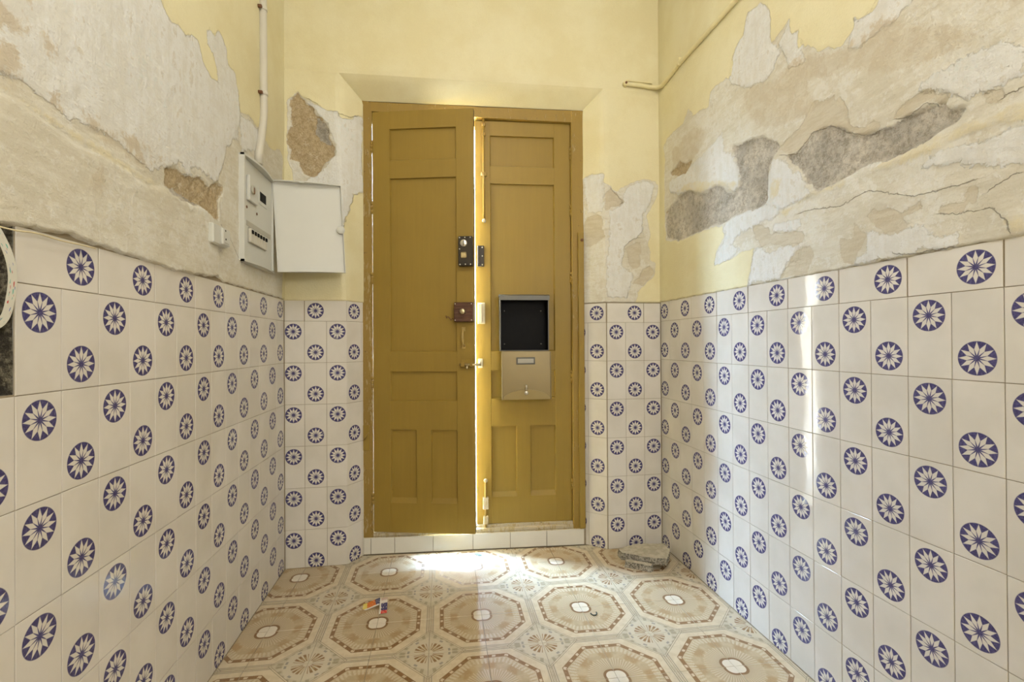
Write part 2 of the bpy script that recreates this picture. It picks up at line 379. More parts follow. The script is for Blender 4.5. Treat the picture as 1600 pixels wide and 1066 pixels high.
def floor_tile_material():
    k = Mat('octagon_floor_tile')
    u, v = k.uv()                       # 0..1 over one tile, (0,0) the octagon's centre, (1,1) the flower's
    fine = k.noise(330, 3, 0.7)
    mid = k.noise(34, 4, 0.6)
    big = k.noise(7, 4, 0.6)
    a = u.max(v).max((u + v) * 0.7071)
    r = (u * u + v * v).sqrt()
    th = v.atan2(u)
    cream = k.mix((0.600, 0.503, 0.350), (0.660, 0.565, 0.412), mid.step(0.4, 0.6))
    tan = k.mix((0.47, 0.335, 0.195), (0.56, 0.42, 0.26), mid.step(0.4, 0.62))
    pale = (0.575, 0.475, 0.33)
    c = cream
    field = a.step(0.728, 0.736).inv()
    c = k.mix(c, k.mix((0.455, 0.355, 0.215), (0.515, 0.41, 0.26), mid.step(0.4, 0.6)), field)
    arcs = (r + (fine - 0.5) * 0.10).band(0.475, 0.655, 0.03) * (th * 8.0).cos().step(-0.7, 0.5) * mid.step(0.34, 0.50)
    c = k.mix(c, k.mix((0.44, 0.31, 0.165), (0.38, 0.255, 0.125), fine.step(0.4, 0.6)), arcs)
    rays = ((th * 60.0).sin() + (fine - 0.5) * 2.2).step(-0.2, 0.7)
    scal = r + (th * 16.0).sin().abs() * 0.045
    inner = scal.step(0.47, 0.50).inv()
    c = k.mix(c, k.mix((0.45, 0.355, 0.225), pale, rays * r.step(0.16, 0.34)), inner)
    c = k.mix(c, pale, scal.band(0.455, 0.495, 0.012) * rays * 0.9)
    lace = a.band(0.61, 0.725, 0.018) * (fine * 0.82 + ((th * 64.0).sin() * 0.5 + 0.5) * 0.18).step(0.44, 0.56)
    c = k.mix(c, (0.62, 0.545, 0.41), lace * 0.85)
    # beaded brown ring of the octagon
    ring = a.band(0.738, 0.815, 0.005)
    seg = (th * (3 / (PI / 4))).fract()
    bead = (seg - 0.5).abs().step(0.13, 0.17).inv() * a.band(0.755, 0.800, 0.008)
    c = k.mix(c, k.mix((0.195, 0.100, 0.036), (0.30, 0.175, 0.075), fine.step(0.4, 0.6)), ring)
    c = k.mix(c, (0.66, 0.56, 0.41), ring * bead * 0.9)
    # oval medallion in the middle
    lob = r + ((th * 2.0).sin()).abs() * -0.030
    c = k.mix(c, (0.22, 0.12, 0.045), lob.band(0.146, 0.196, 0.006))
    c = k.mix(c, (0.74, 0.68, 0.575), lob.step(0.146, 0.156).inv())
    # double grey outline between octagons and around the flower square
    d = (1.0 - u) + (1.0 - v)
    mx = u.max(v)
    side = d.step(0.60, 0.62)
    lines = (mx.band(0.936, 0.950, 0.003).max(mx.band(0.968, 0.982, 0.003))) * side
    lines = lines.max(d.band(0.628, 0.641, 0.004).max(d.band(0.585, 0.598, 0.004)) * mx.step(0.93, 0.94).max(d.step(0.2, 0.3)))
    c = k.mix(c, (0.52, 0.455, 0.34), mx.band(0.920, 0.950, 0.006) * side * 0.55)
    # flower square
    sq = d.step(0.590, 0.598).inv()
    p, qv = 1.0 - u, 1.0 - v
    rr = (p * p + qv * qv).sqrt()
    tt = qv.atan2(p)
    c = k.mix(c, k.mix((0.50, 0.435, 0.315), (0.57, 0.50, 0.37), mid), sq)
    blob = rr + ((tt * 4.0).sin()).abs() * 0.06
    c = k.mix(c, (0.60, 0.53, 0.40), sq * blob.step(0.42, 0.46).inv())
    w = (tt * 20.0 - PI / 2).sin()
    petal = (rr + (tt * 2.0).sin() * -0.02).band(0.060, 0.250, 0.012) * w.step(-0.55, -0.1) * (tt * 2.0).sin().step(0.30, 0.45)
    c = k.mix(c, k.mix((0.27, 0.155, 0.06), (0.44, 0.31, 0.15), rr.band(0.12, 0.19, 0.02) * w.step(0.2, 0.6)), sq * petal)
    dots = rr.band(0.335, 0.375, 0.008) * (tt * 8.0 + 0.4).sin().step(0.62, 0.85)
    c = k.mix(c, (0.24, 0.22, 0.20), sq * dots * 0.8)
    vine = (rr.band(0.40, 0.50, 0.02) * (fine * 0.5 + ((tt * 20.0).sin() * 0.5 + 0.5) * 0.5).step(0.50, 0.62))
    c = k.mix(c, (0.33, 0.28, 0.18), sq * vine * 0.85)
    c = k.mix(c, (0.235, 0.195, 0.135), lines * 0.85)
    dirt = k.noise(9, 6, 0.7)
    c = k.mix(c, (0.40, 0.34, 0.25), dirt.step(0.55, 0.72) * 0.28)
    k.color(c)
    k.rough(0.24 + dirt * 0.22)
    k.bump(big * 0.7 + fine * 0.12, 0.0012, 0.3)
    M['floor_tile'] = k.m


def paint_material(name, col, chips, rough=0.40):
    """ochre gloss paint with brush grain; chips = how much of the old cream coat shows"""
    k = Mat(name)
    co = k.world_pos()
    grain = k.noise(60, 4, 0.6, stretch=(1, 1, 0.06))
    cloud = k.noise(5, 4)
    fine = k.noise(120, 4, 0.7)
    c = k.scale(col, grain * 0.16 + cloud * 0.2 + 0.82)
    if chips:
        m = (k.noise(120, 4, 0.7, stretch=(1, 1, 0.22)) * 0.55 + k.noise(28, 4, 0.7, stretch=(1, 1, 0.3)) * 0.45).step(0.60 - chips, 0.63 - chips)
        c = k.mix(c, (0.44, 0.34, 0.17), m * 0.8)
        c = k.mix(c, (0.10, 0.065, 0.03), k.noise(46, 5, 0.75).step(0.66 - chips * 0.5, 0.70 - chips * 0.5) * 0.8)
        k.bump(m * -1.0 + grain * 0.4 + fine * 0.6, 0.0015, 0.8)
    else:
        c = k.mix(c, (0.16, 0.09, 0.03), k.noise(35, 5, 0.75).step(0.70, 0.74) * 0.5)
        k.bump(grain * 0.5 + fine * 0.2 + cloud, 0.0012, 0.35)
    k.color(c)
    k.rough(rough + 0.12 * fine)
    k.b.inputs['Specular IOR Level'].default_value = 0.32
    M[name] = k.m


plaster_material()
wall_tile_material()
floor_tile_material()
OCHRE = (0.290, 0.190, 0.034)
paint_material('ochre_paint', OCHRE, 0.0)
paint_material('worn_ochre_paint', (0.305, 0.198, 0.042), 0.015)
paint_material('chipped_ochre_paint', (0.29, 0.188, 0.045), 0.055, 0.45)
paint_material('worn_sill_paint', (0.52, 0.45, 0.32), 0.08, 0.5)
simple('weathered_wood', (0.13, 0.105, 0.075), 0.8, var=0.3, scale=50)
simple('grout', (0.30, 0.245, 0.165), 0.9, var=0.25, scale=60, bump=0.001)
simple('floor_grout', (0.30, 0.25, 0.18), 0.9, var=0.25, scale=80, bump=0.001)
simple('plain_white_tile', (0.74, 0.72, 0.66), 0.18, var=0.05, scale=12)
simple('ceiling_plaster', (0.80, 0.78, 0.70), 0.8, var=0.04, scale=6)
simple('yellow_plaster', (0.78, 0.71, 0.46), 0.75, var=0.05, scale=6)
simple('masonry', (0.42, 0.36, 0.28), 0.9, var=0.2, scale=20)
simple('black_iron', (0.035, 0.028, 0.022), 0.38, 0.3, var=0.3)
simple('brown_iron', (0.105, 0.045, 0.028), 0.42, 0.2, var=0.25)
simple('handle_paint', (0.44, 0.31, 0.10), 0.3, var=0.1)
simple('brass', (0.55, 0.47, 0.30), 0.32, 0.9, var=0.15)
simple('nickel', (0.68, 0.66, 0.60), 0.28, 0.9, var=0.12)
simple('cream_enamel', (0.66, 0.58, 0.40), 0.4, var=0.12)
simple('steel', (0.115, 0.11, 0.095), 0.42, 0.4, var=0.12, scale=25)
simple('flap_steel', (0.245, 0.185, 0.082), 0.36, 0.3, var=0.08, scale=12)  # yellow surroundings reflected in the steel, put into its base colour
simple('mirror_steel', (0.32, 0.245, 0.11), 0.30, 0.3, var=0.08, scale=12)  # reflected ochre in the base colour here too, lighter
simple('black_plastic', (0.006, 0.006, 0.007), 0.6, var=0.2).b.inputs['Specular IOR Level'].default_value = 0.15
simple('pvc_white', (0.60, 0.60, 0.555), 0.38, var=0.03, scale=8)
simple('pvc_grey', (0.58, 0.55, 0.47), 0.4, var=0.05, scale=12)
simple('pvc_shade', (0.42, 0.40, 0.34), 0.45, var=0.06, scale=20)
simple('yellow_pipe_paint', (0.74, 0.66, 0.38), 0.42, var=0.1, scale=30)
simple('rust', (0.16, 0.07, 0.03), 0.7, var=0.4, scale=90)
simple('string', (0.66, 0.57, 0.36), 0.8, var=0.2)


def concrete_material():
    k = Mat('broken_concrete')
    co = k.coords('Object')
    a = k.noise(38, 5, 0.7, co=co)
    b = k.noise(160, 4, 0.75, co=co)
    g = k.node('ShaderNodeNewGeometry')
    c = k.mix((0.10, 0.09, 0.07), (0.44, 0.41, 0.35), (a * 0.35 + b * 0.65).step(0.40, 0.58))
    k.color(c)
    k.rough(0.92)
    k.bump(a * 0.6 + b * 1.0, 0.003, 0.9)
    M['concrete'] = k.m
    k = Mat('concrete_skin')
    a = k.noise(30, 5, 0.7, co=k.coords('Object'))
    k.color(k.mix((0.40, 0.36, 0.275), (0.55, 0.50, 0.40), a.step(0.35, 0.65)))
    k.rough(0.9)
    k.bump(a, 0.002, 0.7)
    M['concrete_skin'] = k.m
    k = Mat('rubble_fill')
    a = k.noise(26, 5, 0.7)
    b = k.noise(120, 4, 0.75)
    c = k.mix((0.05, 0.042, 0.03), (0.30, 0.27, 0.19), (a * 0.5 + b * 0.5).step(0.42, 0.62))
    k.color(c)
    k.rough(0.95)
    k.bump(a + b, 0.006, 1.0)
    M['rubble_fill'] = k.m


concrete_material()


def printed_material(name, cols, base, sx, sy, thr):
    """a plastic strip with small blocks of print in a few colours"""
    k = Mat(name)
    u, v = k.uv()
    c = base
    for i, col in enumerate(cols):
        n = k.node('ShaderNodeTexNoise')
        cb = k.node('ShaderNodeCombineXYZ')
        k.t.links.new((u * sx + i * 7.3).s, cb.inputs[0])
        k.t.links.new((v * sy + i * 3.1).s, cb.inputs[1])
        k.t.links.new(cb.outputs[0], n.inputs['Vector'])
        n.inputs['Scale'].default_value = 1.0
        n.inputs['Detail'].default_value = 1.0
        c = k.mix(c, col, Sx(k.t, n.outputs[0]).step(thr, thr + 0.03) * v.band(0.15, 0.85, 0.04))
    k.color(c)
    k.rough(0.3)
    M[name] = k.m


printed_material('printed_tape', [(0.45, 0.05, 0.04), (0.10, 0.36, 0.28), (0.07, 0.12, 0.34)], (0.58, 0.56, 0.48), 62, 5.0, 0.665)


def wrapper_material(name, bands, rim):
    """printed film: colour bands along the strip (start in m, colour), a pale rim on one side"""
    k = Mat(name)
    u, v = k.uv()
    n = k.noise(260, 2, 0.5)
    c = bands[0][1]
    for s, col in bands[1:]:
        c = k.mix(c, col, (u + (n - 0.5) * 0.006).step(s - 0.001, s + 0.001))
    c = k.mix(c, (0.70, 0.64, 0.50), n.step(0.60, 0.64) * 0.6)
    c = k.mix(c, rim, v.step(0.17, 0.20).inv())
    k.color(c)
    k.rough(0.3)
    M[name] = k.m


wrapper_material('sweet_wrapper_orange', [(0, (0.70, 0.60, 0.14)), (0.020, (0.62, 0.17, 0.03)), (0.055, (0.05, 0.04, 0.10))], (0.66, 0.62, 0.56))
wrapper_material('sweet_wrapper_navy', [(0, (0.55, 0.40, 0.34)), (0.016, (0.68, 0.62, 0.54)), (0.028, (0.035, 0.03, 0.12)), (0.056, (0.55, 0.05, 0.035))], (0.70, 0.66, 0.58))


# ------------------------------------------------------------------ mesh helpers


class MB:
    """collects faces; build() links them as ONE mesh object"""

    def __init__(self):
        self.v, self.f, self.uv, self.mi, self.sm = [], [], [], [], []
        self.cur, self.smooth = 0, False

    def face(self, pts, uv=None):
        i = len(self.v)
        self.v += [tuple(p) for p in pts]
        self._f(tuple(range(i, i + len(pts))), uv)
        return self

    def _f(self, idx, uv=None):
        self.f.append(idx)
        self.uv.append(uv)
        self.mi.append(self.cur)
        self.sm.append(self.smooth)

    def box(self, x0, x1, y0, y1, z0, z1):
        i = len(self.v)
        self.v += [(x0, y0, z0), (x1, y0, z0), (x1, y1, z0), (x0, y1, z0), (x0, y0, z1), (x1, y0, z1), (x1, y1, z1), (x0, y1, z1)]
        for q in ((3, 2, 1, 0), (4, 5, 6, 7), (0, 1, 5, 4), (1, 2, 6, 5), (2, 3, 7, 6), (3, 0, 4, 7)):
            self._f(tuple(i + j for j in q))
        return self

    def cbox(self, x0, x1, y0, y1, z0, z1, b=0.002):
        """box with chamfered edges"""
        X, Y, Z = (x0, x1), (y0, y1), (z0, z1)
        i = len(self.v)
        idx = {}
        for a in (0, 1):
            for c in (0, 1):
                for d in (0, 1):
                    sx, sy, sz = (b if a == 0 else -b), (b if c == 0 else -b), (b if d == 0 else -b)
                    for ax in range(3):
                        p = [X[a] + sx, Y[c] + sy, Z[d] + sz]
                        p[ax] = (X[a], Y[c], Z[d])[ax]
                        idx[(a, c, d, ax)] = len(self.v)
                        self.v.append(tuple(p))
        cen = Vector(((x0 + x1) / 2, (y0 + y1) / 2, (z0 + z1) / 2))

        def add(ids):
            pts = [Vector(self.v[j]) for j in ids]
            n = (pts[1] - pts[0]).cross(pts[2] - pts[0])
            m = sum(pts, Vector()) / len(pts)
            self._f(tuple(ids) if n.dot(m - cen) > 0 else tuple(reversed(ids)))
        for ax in range(3):
            for s in (0, 1):
                ids = []
                for p, q in ((0, 0), (1, 0), (1, 1), (0, 1)):
                    key = [0, 0, 0]
                    key[ax] = s
                    o = [k for k in range(3) if k != ax]
                    key[o[0]], key[o[1]] = p, q
                    ids.append(idx[(*key, ax)])
                add(ids)
            o = [k for k in range(3) if k != ax]
            for p in (0, 1):
                for q in (0, 1):
                    k0, k1 = [0, 0, 0], [0, 0, 0]
                    k1[ax] = 1
                    for kk in (k0, k1):
                        kk[o[0]], kk[o[1]] = p, q
                    add([idx[(*k0, o[0])], idx[(*k1, o[0])], idx[(*k1, o[1])], idx[(*k0, o[1])]])
        for a in (0, 1):
            for c in (0, 1):
                for d in (0, 1):
                    add([idx[(a, c, d, 0)], idx[(a, c, d, 1)], idx[(a, c, d, 2)]])
        return self

    def tube(self, path, r, n=10, cap=True):
        P = [Vector(p) for p in path]
        rad = r if isinstance(r, (list, tuple)) else [r] * len(P)
        rings = []
        ref = None
        for j, p in enumerate(P):
            t = (P[min(j + 1, len(P) - 1)] - P[max(j - 1, 0)]).normalized()
            if ref is None:
                ref = t.orthogonal().normalized()
            ref = (ref - t * ref.dot(t)).normalized()
            bi = t.cross(ref)
            i = len(self.v)
            for q in range(n):
                a = 2 * PI * q / n
                self.v.append(tuple(p + (ref * math.cos(a) + bi * math.sin(a)) * rad[j]))
            rings.append(i)
        s = self.smooth
        self.smooth = True
        for a, b in zip(rings, rings[1:]):
            for q in range(n):
                self._f((a + q, a + (q + 1) % n, b + (q + 1) % n, b + q))
        self.smooth = s
        if cap:
            self._f(tuple(rings[0] + q for q in reversed(range(n))))
            self._f(tuple(rings[-1] + q for q in range(n)))
        return self

    def cyl(self, p0, p1, r, n=16, bev=0.0):
        p0, p1 = Vector(p0), Vector(p1)
        if not bev:
            return self.tube([p0, p1], r, n)
        d = (p1 - p0).normalized() * bev
        s0 = len(self.f)
        self.tube([p0, p1 - d, p1 - d * 0.9, p1], [r, r, r * 0.98, r - bev], n)
        return self

    def prism(self, poly, axis, a0, a1):
        """polygon (2D) extruded along axis 0/1/2 from a0 to a1"""
        def P(p, a):
            q = list(p)
            q.insert(axis, a)
            return tuple(q)
        i, n = len(self.v), len(poly)
        self.v += [P(p, a0) for p in poly] + [P(p, a1) for p in poly]
        self._f(tuple(range(i, i + n)))
        self._f(tuple(range(i + 2 * n - 1, i + n - 1, -1)))
        for j in range(n):
            k = (j + 1) % n
            self._f((i + k, i + j, i + n + j, i + n + k))
        return self

    def mesh(self, name, mats, fix=True):
        me = bpy.data.meshes.new(name)
        me.from_pydata(self.v, [], self.f)
        for m in (mats if isinstance(mats, (list, tuple)) else [mats]):
            me.materials.append(M[m])
        for p, mi, s in zip(me.polygons, self.mi, self.sm):
            p.material_index = mi
            p.use_smooth = s
        if any(u for u in self.uv):
            lay = me.uv_layers.new(name='UVMap')
            for p, u in zip(me.polygons, self.uv):
                if u:
                    for li, c in zip(p.loop_indices, u):
                        lay.data[li].uv = c
        if fix:
            bm = bmesh.new()
            bm.from_mesh(me)
            bmesh.ops.recalc_face_normals(bm, faces=bm.faces)
            bm.to_mesh(me)
            bm.free()
        return me

    def build(self, name, mats, parent=None, loc=None, rotz=None, fix=True):
        return link(name, self.mesh(name, mats, fix), parent, loc, rotz)


def link(name, me, parent=None, loc=None, rotz=None, matrix=None):
    o = bpy.data.objects.new(name, me)
    COL.objects.link(o)
    if parent is not None:
        o.parent = parent
    if loc is not None:
        o.location = loc
    if rotz is not None:
        o.rotation_euler = (0, 0, rotz)
    if matrix is not None:
        o.matrix_local = matrix
    return o


def thing(name, label, cat, loc=(0, 0, 0), rotz=0.0, group=None, kind=None):
    o = link(name, None, None, loc, rotz)
    return tag(o, label, cat, group, kind)


def tag(o, label=None, cat=None, group=None, kind=None):
    for k, v in (('label', label), ('category', cat), ('group', group), ('kind', kind)):
        if v:
            o[k] = v
    return o


# ------------------------------------------------------------------ numeric noise and distance fields for the plaster


def _hash(ix, iy, iz):
    h = (ix.astype(np.int64) * 374761393 + iy.astype(np.int64) * 668265263 + iz.astype(np.int64) * 2147483647) & 0xffffffff
    h = ((h ^ (h >> 13)) * 1274126177) & 0xffffffff
    return ((h ^ (h >> 16)) & 0xffff) / 65535.0


def vnoise(P, scale):
    Q = P * scale
    I = np.floor(Q)
    Fr = Q - I
    Fr = Fr * Fr * (3 - 2 * Fr)
    I = I.astype(np.int64)
    out = 0
    for a in (0, 1):
        for b in (0, 1):
            for c in (0, 1):
                w = (Fr[:, 0] if a else 1 - Fr[:, 0]) * (Fr[:, 1] if b else 1 - Fr[:, 1]) * (Fr[:, 2] if c else 1 - Fr[:, 2])
                out = out + w * _hash(I[:, 0] + a, I[:, 1] + b, I[:, 2] + c)
    return out - 0.5


def fbm(P, scale, oct=4, gain=0.55):
    s, a = 0, 1.0
    for i in range(oct):
        s = s + a * vnoise(P + 13.7 * i, scale * 2 ** i)
        a *= gain
    return s


def seg_dist(U, V, poly, closed=True):
    d2 = np.full(U.shape, 1e9)
    inside = np.zeros(U.shape, bool)
    n = len(poly)
    for i in range(n if closed else n - 1):
        (x0, y0), (x1, y1) = poly[i], poly[(i + 1) % n]
        dx, dy = x1 - x0, y1 - y0
        L = dx * dx + dy * dy + 1e-12
        t = np.clip(((U - x0) * dx + (V - y0) * dy) / L, 0, 1)
        d2 = np.minimum(d2, (U - x0 - t * dx) ** 2 + (V - y0 - t * dy) ** 2)
        if closed and dy != 0:
            c = ((y0 > V) != (y1 > V)) & (U < dx * (V - y0) / dy + x0)
            inside ^= c
    d = np.sqrt(d2)
    return np.where(inside, d, -d) if closed else d


def plaster_fields(shape, U, V, P):
    """signed distances (m, positive inside) to each kind of coat at the points P of a wall"""
    jag = 0.016 * fbm(P, 22, 4, 0.6)
    F = {}

    def union(k):
        d = np.full(U.shape, -0.2)
        for poly in SHAPES[shape].get(k, []):
            x, y = [p[0] for p in poly], [p[1] for p in poly]
            m = (U > min(x) - 0.15) & (U < max(x) + 0.15) & (V > min(y) - 0.15) & (V < max(y) + 0.15)
            if m.any():
                d[m] = np.maximum(d[m], seg_dist(U[m], V[m], poly))
        return d + jag
    for k in ('skim', 'tan', 'sand', 'mortar', 'band', 'wash', 'slab'):
        F[k] = np.clip(union(k), -0.12, 0.12)
    F['paint'] = np.clip(-union('bare'), -0.12, 0.12)
    d, side = np.full(U.shape, 0.1), np.full(U.shape, 0.1)
    for poly in SHAPES[shape].get('crack', []):
        for (x0, y0), (x1, y1) in zip(poly, poly[1:]):
            dx, dy = x1 - x0, y1 - y0
            L = math.hypot(dx, dy) + 1e-9
            t = np.clip(((U - x0) * dx + (V - y0) * dy) / L ** 2, 0, 1)
            e = np.hypot(U - x0 - t * dx, V - y0 - t * dy)
            s = ((V - y0) * dx - (U - x0) * dy) / L * (1 if dx > 0 else -1)   # + above the crack
            m = e < d
            d[m], side[m] = e[m], np.where(s[m] > 0, e[m], -e[m])
    F['crack'], F['crack_side'] = d, side
    return F


def relief(F, P, w=0.003):
    S = lambda k: np.clip(F[k] / (2 * w) + 0.5, 0, 1)
    fine = fbm(P, 60, 3, 0.6)
    h = 0.0025 + 0.003 * fbm(P, 3.5, 3) + 0.0012 * fbm(P, 18, 3) * (1 - S('paint'))
    h = h + 0.0022 * S('paint') + 0.0018 * S('skim') + 0.0065 * S('slab') + 0.002 * S('band')
    h = h - 0.0015 * S('tan')
    pit = np.maximum(S('mortar'), S('sand'))
    h = h - pit * (0.0075 + 0.006 * fine + 0.004 * fbm(P, 130, 2)) 
    return h + 0.0012 * fine * (1 - S('paint'))


ATTRS = ('paint', 'skim', 'tan', 'sand', 'mortar', 'band', 'wash', 'crack', 'crack_side')


class Patchwork:
    """plaster grids and plain slabs of one wall gathered into one mesh"""

    def __init__(self):
        self.V, self.Q, self.A, self.mi, self.n = [], [], [], [], 0

    def grid(self, U, V, base, nrm, shape, bottom_in=0.012, fade=None):
        """U,V (m,n) wall coordinates, base (m,n,3) points, nrm (m,n,3) unit normals into the room"""
        m, n = U.shape
        u, v = U.ravel(), V.ravel()
        P = base.reshape(-1, 3)
        F = plaster_fields(shape, u, v, P)
        h = relief(F, P)
        if fade is not None:
            h = h * np.clip(fade, 0, 1).ravel()
        if bottom_in:
            hh = h.reshape(m, n)
            hh[:, 0] = -bottom_in
            h = hh.ravel()
        X = P + nrm.reshape(-1, 3) * h[:, None]
        i = np.arange(m * n).reshape(m, n)
        q = np.stack([i[:-1, :-1], i[1:, :-1], i[1:, 1:], i[:-1, 1:]], -1).reshape(-1, 4)
        # wind so that the face looks along nrm
        a, b, c = X[q[0, 0]], X[q[0, 1]], X[q[0, 2]]
        if np.dot(np.cross(b - a, c - a), nrm.reshape(-1, 3)[0]) < 0:
            q = q[:, ::-1]
        self._put(X, q, 0, np.stack([F[k] for k in ATTRS], 1))

    def slab(self, pts, mat=1):
        X = np.array(pts, float)
        self._put(X, np.arange(len(X)).reshape(1, -1), mat, np.zeros((len(X), len(ATTRS))) - 0.1)

    def box(self, x0, x1, y0, y1, z0, z1, mat=2):
        X = np.array([(x0, y0, z0), (x1, y0, z0), (x1, y1, z0), (x0, y1, z0), (x0, y0, z1), (x1, y0, z1), (x1, y1, z1), (x0, y1, z1)], float)
        self._put(X, np.array([(3, 2, 1, 0), (4, 5, 6, 7), (0, 1, 5, 4), (1, 2, 6, 5), (2, 3, 7, 6), (3, 0, 4, 7)]), mat, np.zeros((8, len(ATTRS))) - 0.1)

    def _put(self, X, q, mat, A):
        self.V.append(X)
        self.Q.append(q + self.n)
        self.A.append(A)
        self.mi.append(np.full(len(q), mat))
        self.n += len(X)

    def build(self, name, mats, parent=None):
        V, Q, A, mi = np.concatenate(self.V), np.concatenate(self.Q), np.concatenate(self.A), np.concatenate(self.mi)
        me = bpy.data.meshes.new(name)
        me.vertices.add(len(V))
        me.vertices.foreach_set('co', V.astype(np.float32).ravel())
        me.loops.add(Q.size)
        me.loops.foreach_set('vertex_index', Q.astype(np.int32).ravel())
        me.polygons.add(len(Q))
        me.polygons.foreach_set('loop_start', np.arange(0, Q.size, 4, dtype=np.int32))
        for m in mats:
            me.materials.append(M[m])
        me.polygons.foreach_set('material_index', mi.astype(np.int32))
        me.polygons.foreach_set('use_smooth', (mi == 0))
        me.update(calc_edges=True)
        for j, k in enumerate(ATTRS):
            at = me.attributes.new(k, 'FLOAT', 'POINT')
            at.data.foreach_set('value', A[:, j].astype(np.float32))
        me.validate()
        return link(name, me, parent)


# ------------------------------------------------------------------ the shell of the room: measured lines in plan
def xl(y): return -0.7327 + (y - 0.9395) * 0.00277      # left wall face
def xr(y): return 1.1651 - (y - 0.799) * 0.0046         # right wall face


CEIL = 3.05
FRONT = -2.3
NL, NR = Vector((1, -0.0028, 0)), Vector((-1, -0.0046, 0))
PIER_L, PIER_R = (-0.444, 2.361), (0.857, 2.307)         # corners where the splays of the doorway start
JAMB_L, JAMB_R = (-0.380, 2.452), (0.762, 2.384)         # where the splays meet the door frame
Z_SOF0, Z_SOF1 = 2.392, 2.311                            # sloping soffit over the door: front and back height


def spaced(a, b, d):
    return list(np.linspace(a, b, max(2, int(round((b - a) / d)) + 1)))


def lip_left(y):
    pts = [(-3, 1.277), (0.90, 1.277), (0.935, 1.276)] + SHAPES['left']['lip'][2:] + [(1.71, 1.289), (1.73, 1.283), (3, 1.283)]
    return np.interp(y, [p[0] for p in pts], [p[1] for p in pts])


def side_wall(name, shape, xf, nrm, sgn, zb, label):
    w = Patchwork()
    corner = 2.375 if shape == 'left' else 2.325
    ys = np.array(spaced(FRONT, 0.70, 0.06)[:-1] + spaced(0.70, corner, 0.0055))
    tz = np.array(list(np.linspace(0, 1, 270)) + [1.15, 1.3])
    Y, T = np.meshgrid(ys, tz, indexing='ij')
    low = zb(Y) + 0.0016 * np.sin(Y * 61) + 0.0012 * np.sin(Y * 143 + 1)
    Z = np.where(T <= 1, low + (2.85 - low) * T, 2.85 + (T - 1) / 0.3 * (CEIL - 2.85))
    base = np.stack([xf(Y), Y, Z], -1)
    n = np.broadcast_to(np.array(nrm), base.shape)
    w.grid(Y, Z, base, n, shape)
    # grout bed behind the tiles (with the broken hole left open on the left wall), then the masonry
    g = 0.0022 * sgn
    holes = [(0.79, 0.9385, 0.985, 1.2827)] if shape == 'left' else []
    zz0, zz1 = -0.02, 1.31
    spans = [(FRONT, corner, zz0, zz1)]
    if holes:
        a, b, c, d = holes[0]
        spans = [(FRONT, a, zz0, zz1), (b, corner, zz0, zz1), (a, b, zz0, c), (a, b, d, zz1)]
    for a, b, c, d in spans:
        w.slab([(xf(a) + g, a, c), (xf(b) + g, b, c), (xf(b) + g, b, d), (xf(a) + g, a, d)][::(1 if sgn < 0 else -1)])
    xo = (xf(0) + sgn * 0.10, xf(0) + sgn * 0.30)
    w.box(min(xo), max(xo), FRONT - 0.2, 2.9, -0.1, CEIL + 0.15)
    o = w.build(name, ['plaster', 'grout', 'masonry'])
    return tag(o, label, 'wall', None, 'structure')


wall_left = side_wall('wall_left', 'left', xl, NL, -1, lip_left,
                      'left wall: flaked cream plaster over a dado of blue flower tiles, fuse box near its far end')
wall_right = side_wall('wall_right', 'right', xr, NR, 1, lambda y: 1.2775 + 0 * y,
                       'right wall: peeling yellow paint and grey mortar patches over a dado of flower tiles')


